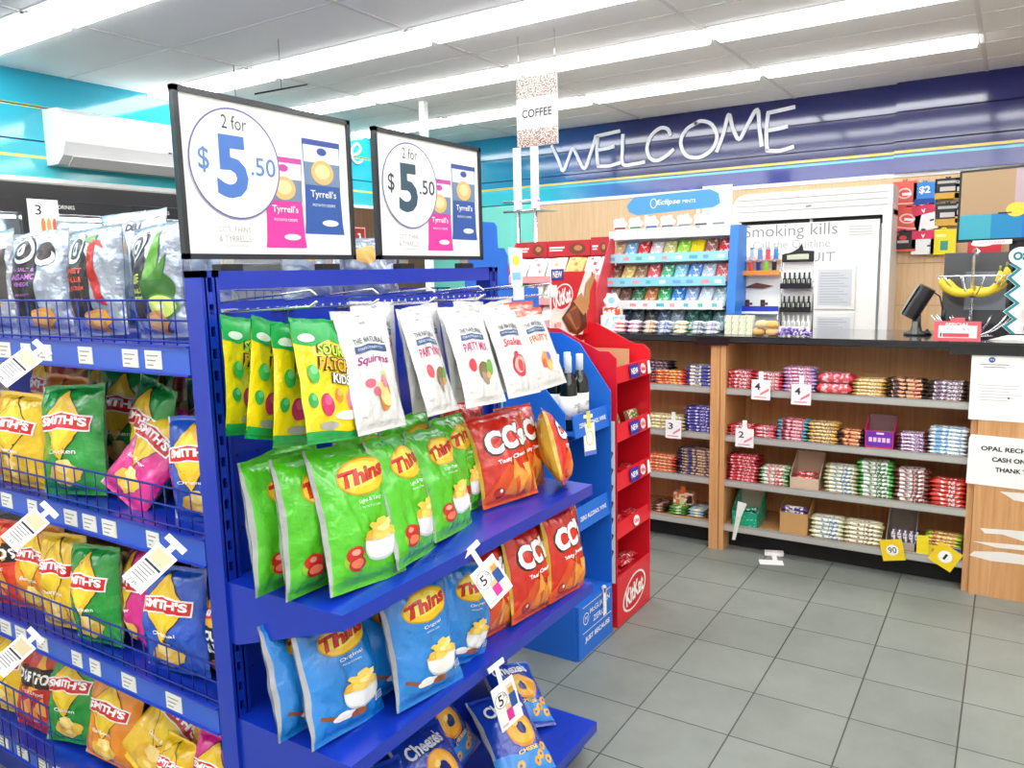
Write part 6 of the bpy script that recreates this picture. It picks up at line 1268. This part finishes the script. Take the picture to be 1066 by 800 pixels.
# poster on the blue header, small
mb = MB(); Mp = facing((-1.745, 2.765, 1.63), (1, -.3, .1)); mb.prism([(-.03, -.09), (.03, -.085), (.045, .07), (-.03, .075)], 0, .002, mat('#d8ecf4', .5), Mp); poly(mb, ell(.005, .02, .02, .022), Mp, mat('#e8dc4a', .5), .003); rect(mb, -.022, -.06, .024, -.03, Mp, mat('#8ac0e0', .5), .003)
tag(mb.build('header_card'), 'pale blue card with a yellow spot beside the tall blue header', 'card')
# fire extinguisher sign on the brown panelling
p = at(375, 254, x=LW+.006); mb = MB(); mb.box((LW+.004, p.y-.09, p.z-.19), (LW+.008, p.y+.09, p.z+.17), mat('#b0302a', .5)); M = FX(LW+.008, p.y, p.z); rect(mb, -.075, -.17, .075, .155, M, mat('#d8cfc6', .5)); rect(mb, -.065, -.16, .065, .145, M, mat('#a82a26', .5), .001)
poly(mb, [(-.02, -.12), (.02, -.12), (.02, .04), (.008, .07), (.008, .1), (-.03, .1), (-.03, .09), (-.008, .08), (-.008, .07), (-.02, .04)], M, PAPER, .0016); tag(mb.build('fire_sign'), 'red and white fire extinguisher sign on the brown panelling between the price boards', 'sign')

# ------------------------------------------------------------------ drinks fridges along the left wall
FXX = -4.75
t = thing('drinks_fridge', 'black framed glass door drinks fridge along the teal left wall', 'fridge', (-5.0, 3.0, 0)); Mo = Matrix.Translation((5.0, -3.0, 0)); FB = mat('#17181b', .3, coat=.3)
mb = MB(); mb.box((LW+.02, .4, 0), (LW+.04, 4.85, 2.17), mat('#d8dde2', .5)); mb.box((LW+.02, .4, 2.08), (FXX, 4.85, 2.17), FB); mb.box((LW+.02, .4, 0), (FXX, 4.85, .16), FB)
for y in (.4, 4.82): mb.box((LW+.02, y, 0), (FXX, y+.03, 2.17), FB)
mb.build('cabinet_body', t, Mo)
GLS2 = mat('#eef4f6', .02, trans=.96, spec=.5, alpha=.25)
yy = [.43, 1.11, 1.73, 2.345, 2.965, 3.585, 4.205, 4.82]
for i in range(1, 7):
    a_, b_ = yy[i]+.003, yy[i+1]-.003; mb = MB()
    for q in (((a_, .17), (b_, .24)), ((a_, 2.0), (b_, 2.075)), ((a_, .24), (a_+.045, 2.0)), ((b_-.045, .24), (b_, 2.0))): mb.box((FXX, q[0][0], q[0][1]), (FXX+.035, q[1][0], q[1][1]), FB)
    d_ = mb.build('door', t, Mo)
    mb = MB(); mb.box((FXX+.012, a_+.045, .24), (FXX+.016, b_-.045, 2.0), GLS2); mb.build('glass', d_)
    mb = MB(); mb.tube([(FXX+.06, a_+.03, .9), (FXX+.06, a_+.03, 1.3)], .01, GREY, 8); mb.build('handle', d_)
    if i >= 3: mb = MB(); text(mb, 'COLD DRINKS', FX(FXX+.036, a_+.16, 2.04), .022, PAPER, width=.18); mb.build('lettering', d_)
for z in (.5, .82, 1.12, 1.42, 1.72):
    mb = MB(); mb.box((LW+.04, .43, z-.01), (FXX-.03, 4.82, z), mat('#c8ccd0', .4, .5)); mb.build('shelf', t, Mo)
mb = MB(); 
for i in range(1, 7): mb.box((FXX-.03, yy[i]+.06, 1.97), (FXX-.01, yy[i+1]-.06, 1.985), mat('#f4f8ff', .5, emit=14))
mb.build('lamp_strip', t, Mo)
BP = {}
def bottle(col, cap, lab_col):
    k = (col, cap, lab_col)
    if k in BP: return copy_tree(BP[k])
    b = bpy.data.objects.new('drink_bottle', None); COL.objects.link(b)
    MB().lathe([(.034, 0), (.037, .01), (.036, .09), (.037, .16), (.03, .2), (.015, .235), (.014, .25)], mat(col, .15, coat=.4), 16).build('body', b)
    MB().lathe([(.016, .245), (.016, .268), (.014, .27)], mat(cap, .4), 12).build('cap', b); MB().lathe([(.0378, .07), (.0378, .15)], mat(lab_col, .4), 16).build('label', b); BP[k] = b; return b
BC = [('#bfe0f4', '#1f6ad0', '#2f7fe0', 'clear and blue'), ('#e8a02a', '#f4f4f0', '#f0dc5a', 'orange'), ('#6a2a2a', '#c8202a', '#b8303a', 'dark red')]
for zi, z in enumerate((1.42, 1.72)):
    for k in range(16):
        y = 1.80+k*.087
        if 2.29 < y < 2.41: continue
        c = BC[0] if y < 2.35 else (BC[1] if y < 2.62 else BC[2]); o = bottle(*c[:3]); o.location = (FXX-.09, y, z); tag(o, '%s drink bottle on the %s shelf of the fridge by the left wall' % (c[3], ['lower', 'upper'][zi]), 'bottle', '%s bottles in the fridge, %s shelf' % (c[3], ['lower', 'upper'][zi]))
p = at(46, 230, x=FXX+.036); mb = MB(); mb.box((FXX+.036, p.y-.085, p.z-.12), (FXX+.039, p.y+.085, p.z+.12), PAPER); M = FX(FXX+.039, p.y, p.z); text(mb, '3', M @ Matrix.Translation((-.03, .06, 0)), .055, DARK, width=.035)
for q in range(3): poly(mb, [(-.02+q*.032, -.09), (.004+q*.032, -.09), (.004+q*.032, -.01), (-.003+q*.032, .015), (-.013+q*.032, .015), (-.02+q*.032, -.01)], M, mat(['#e8803a', '#f0a04a', '#d8603a'][q], .5))
tag(mb.build('price_poster'), 'white price poster with a 3 and orange bottles on a fridge door', 'poster')
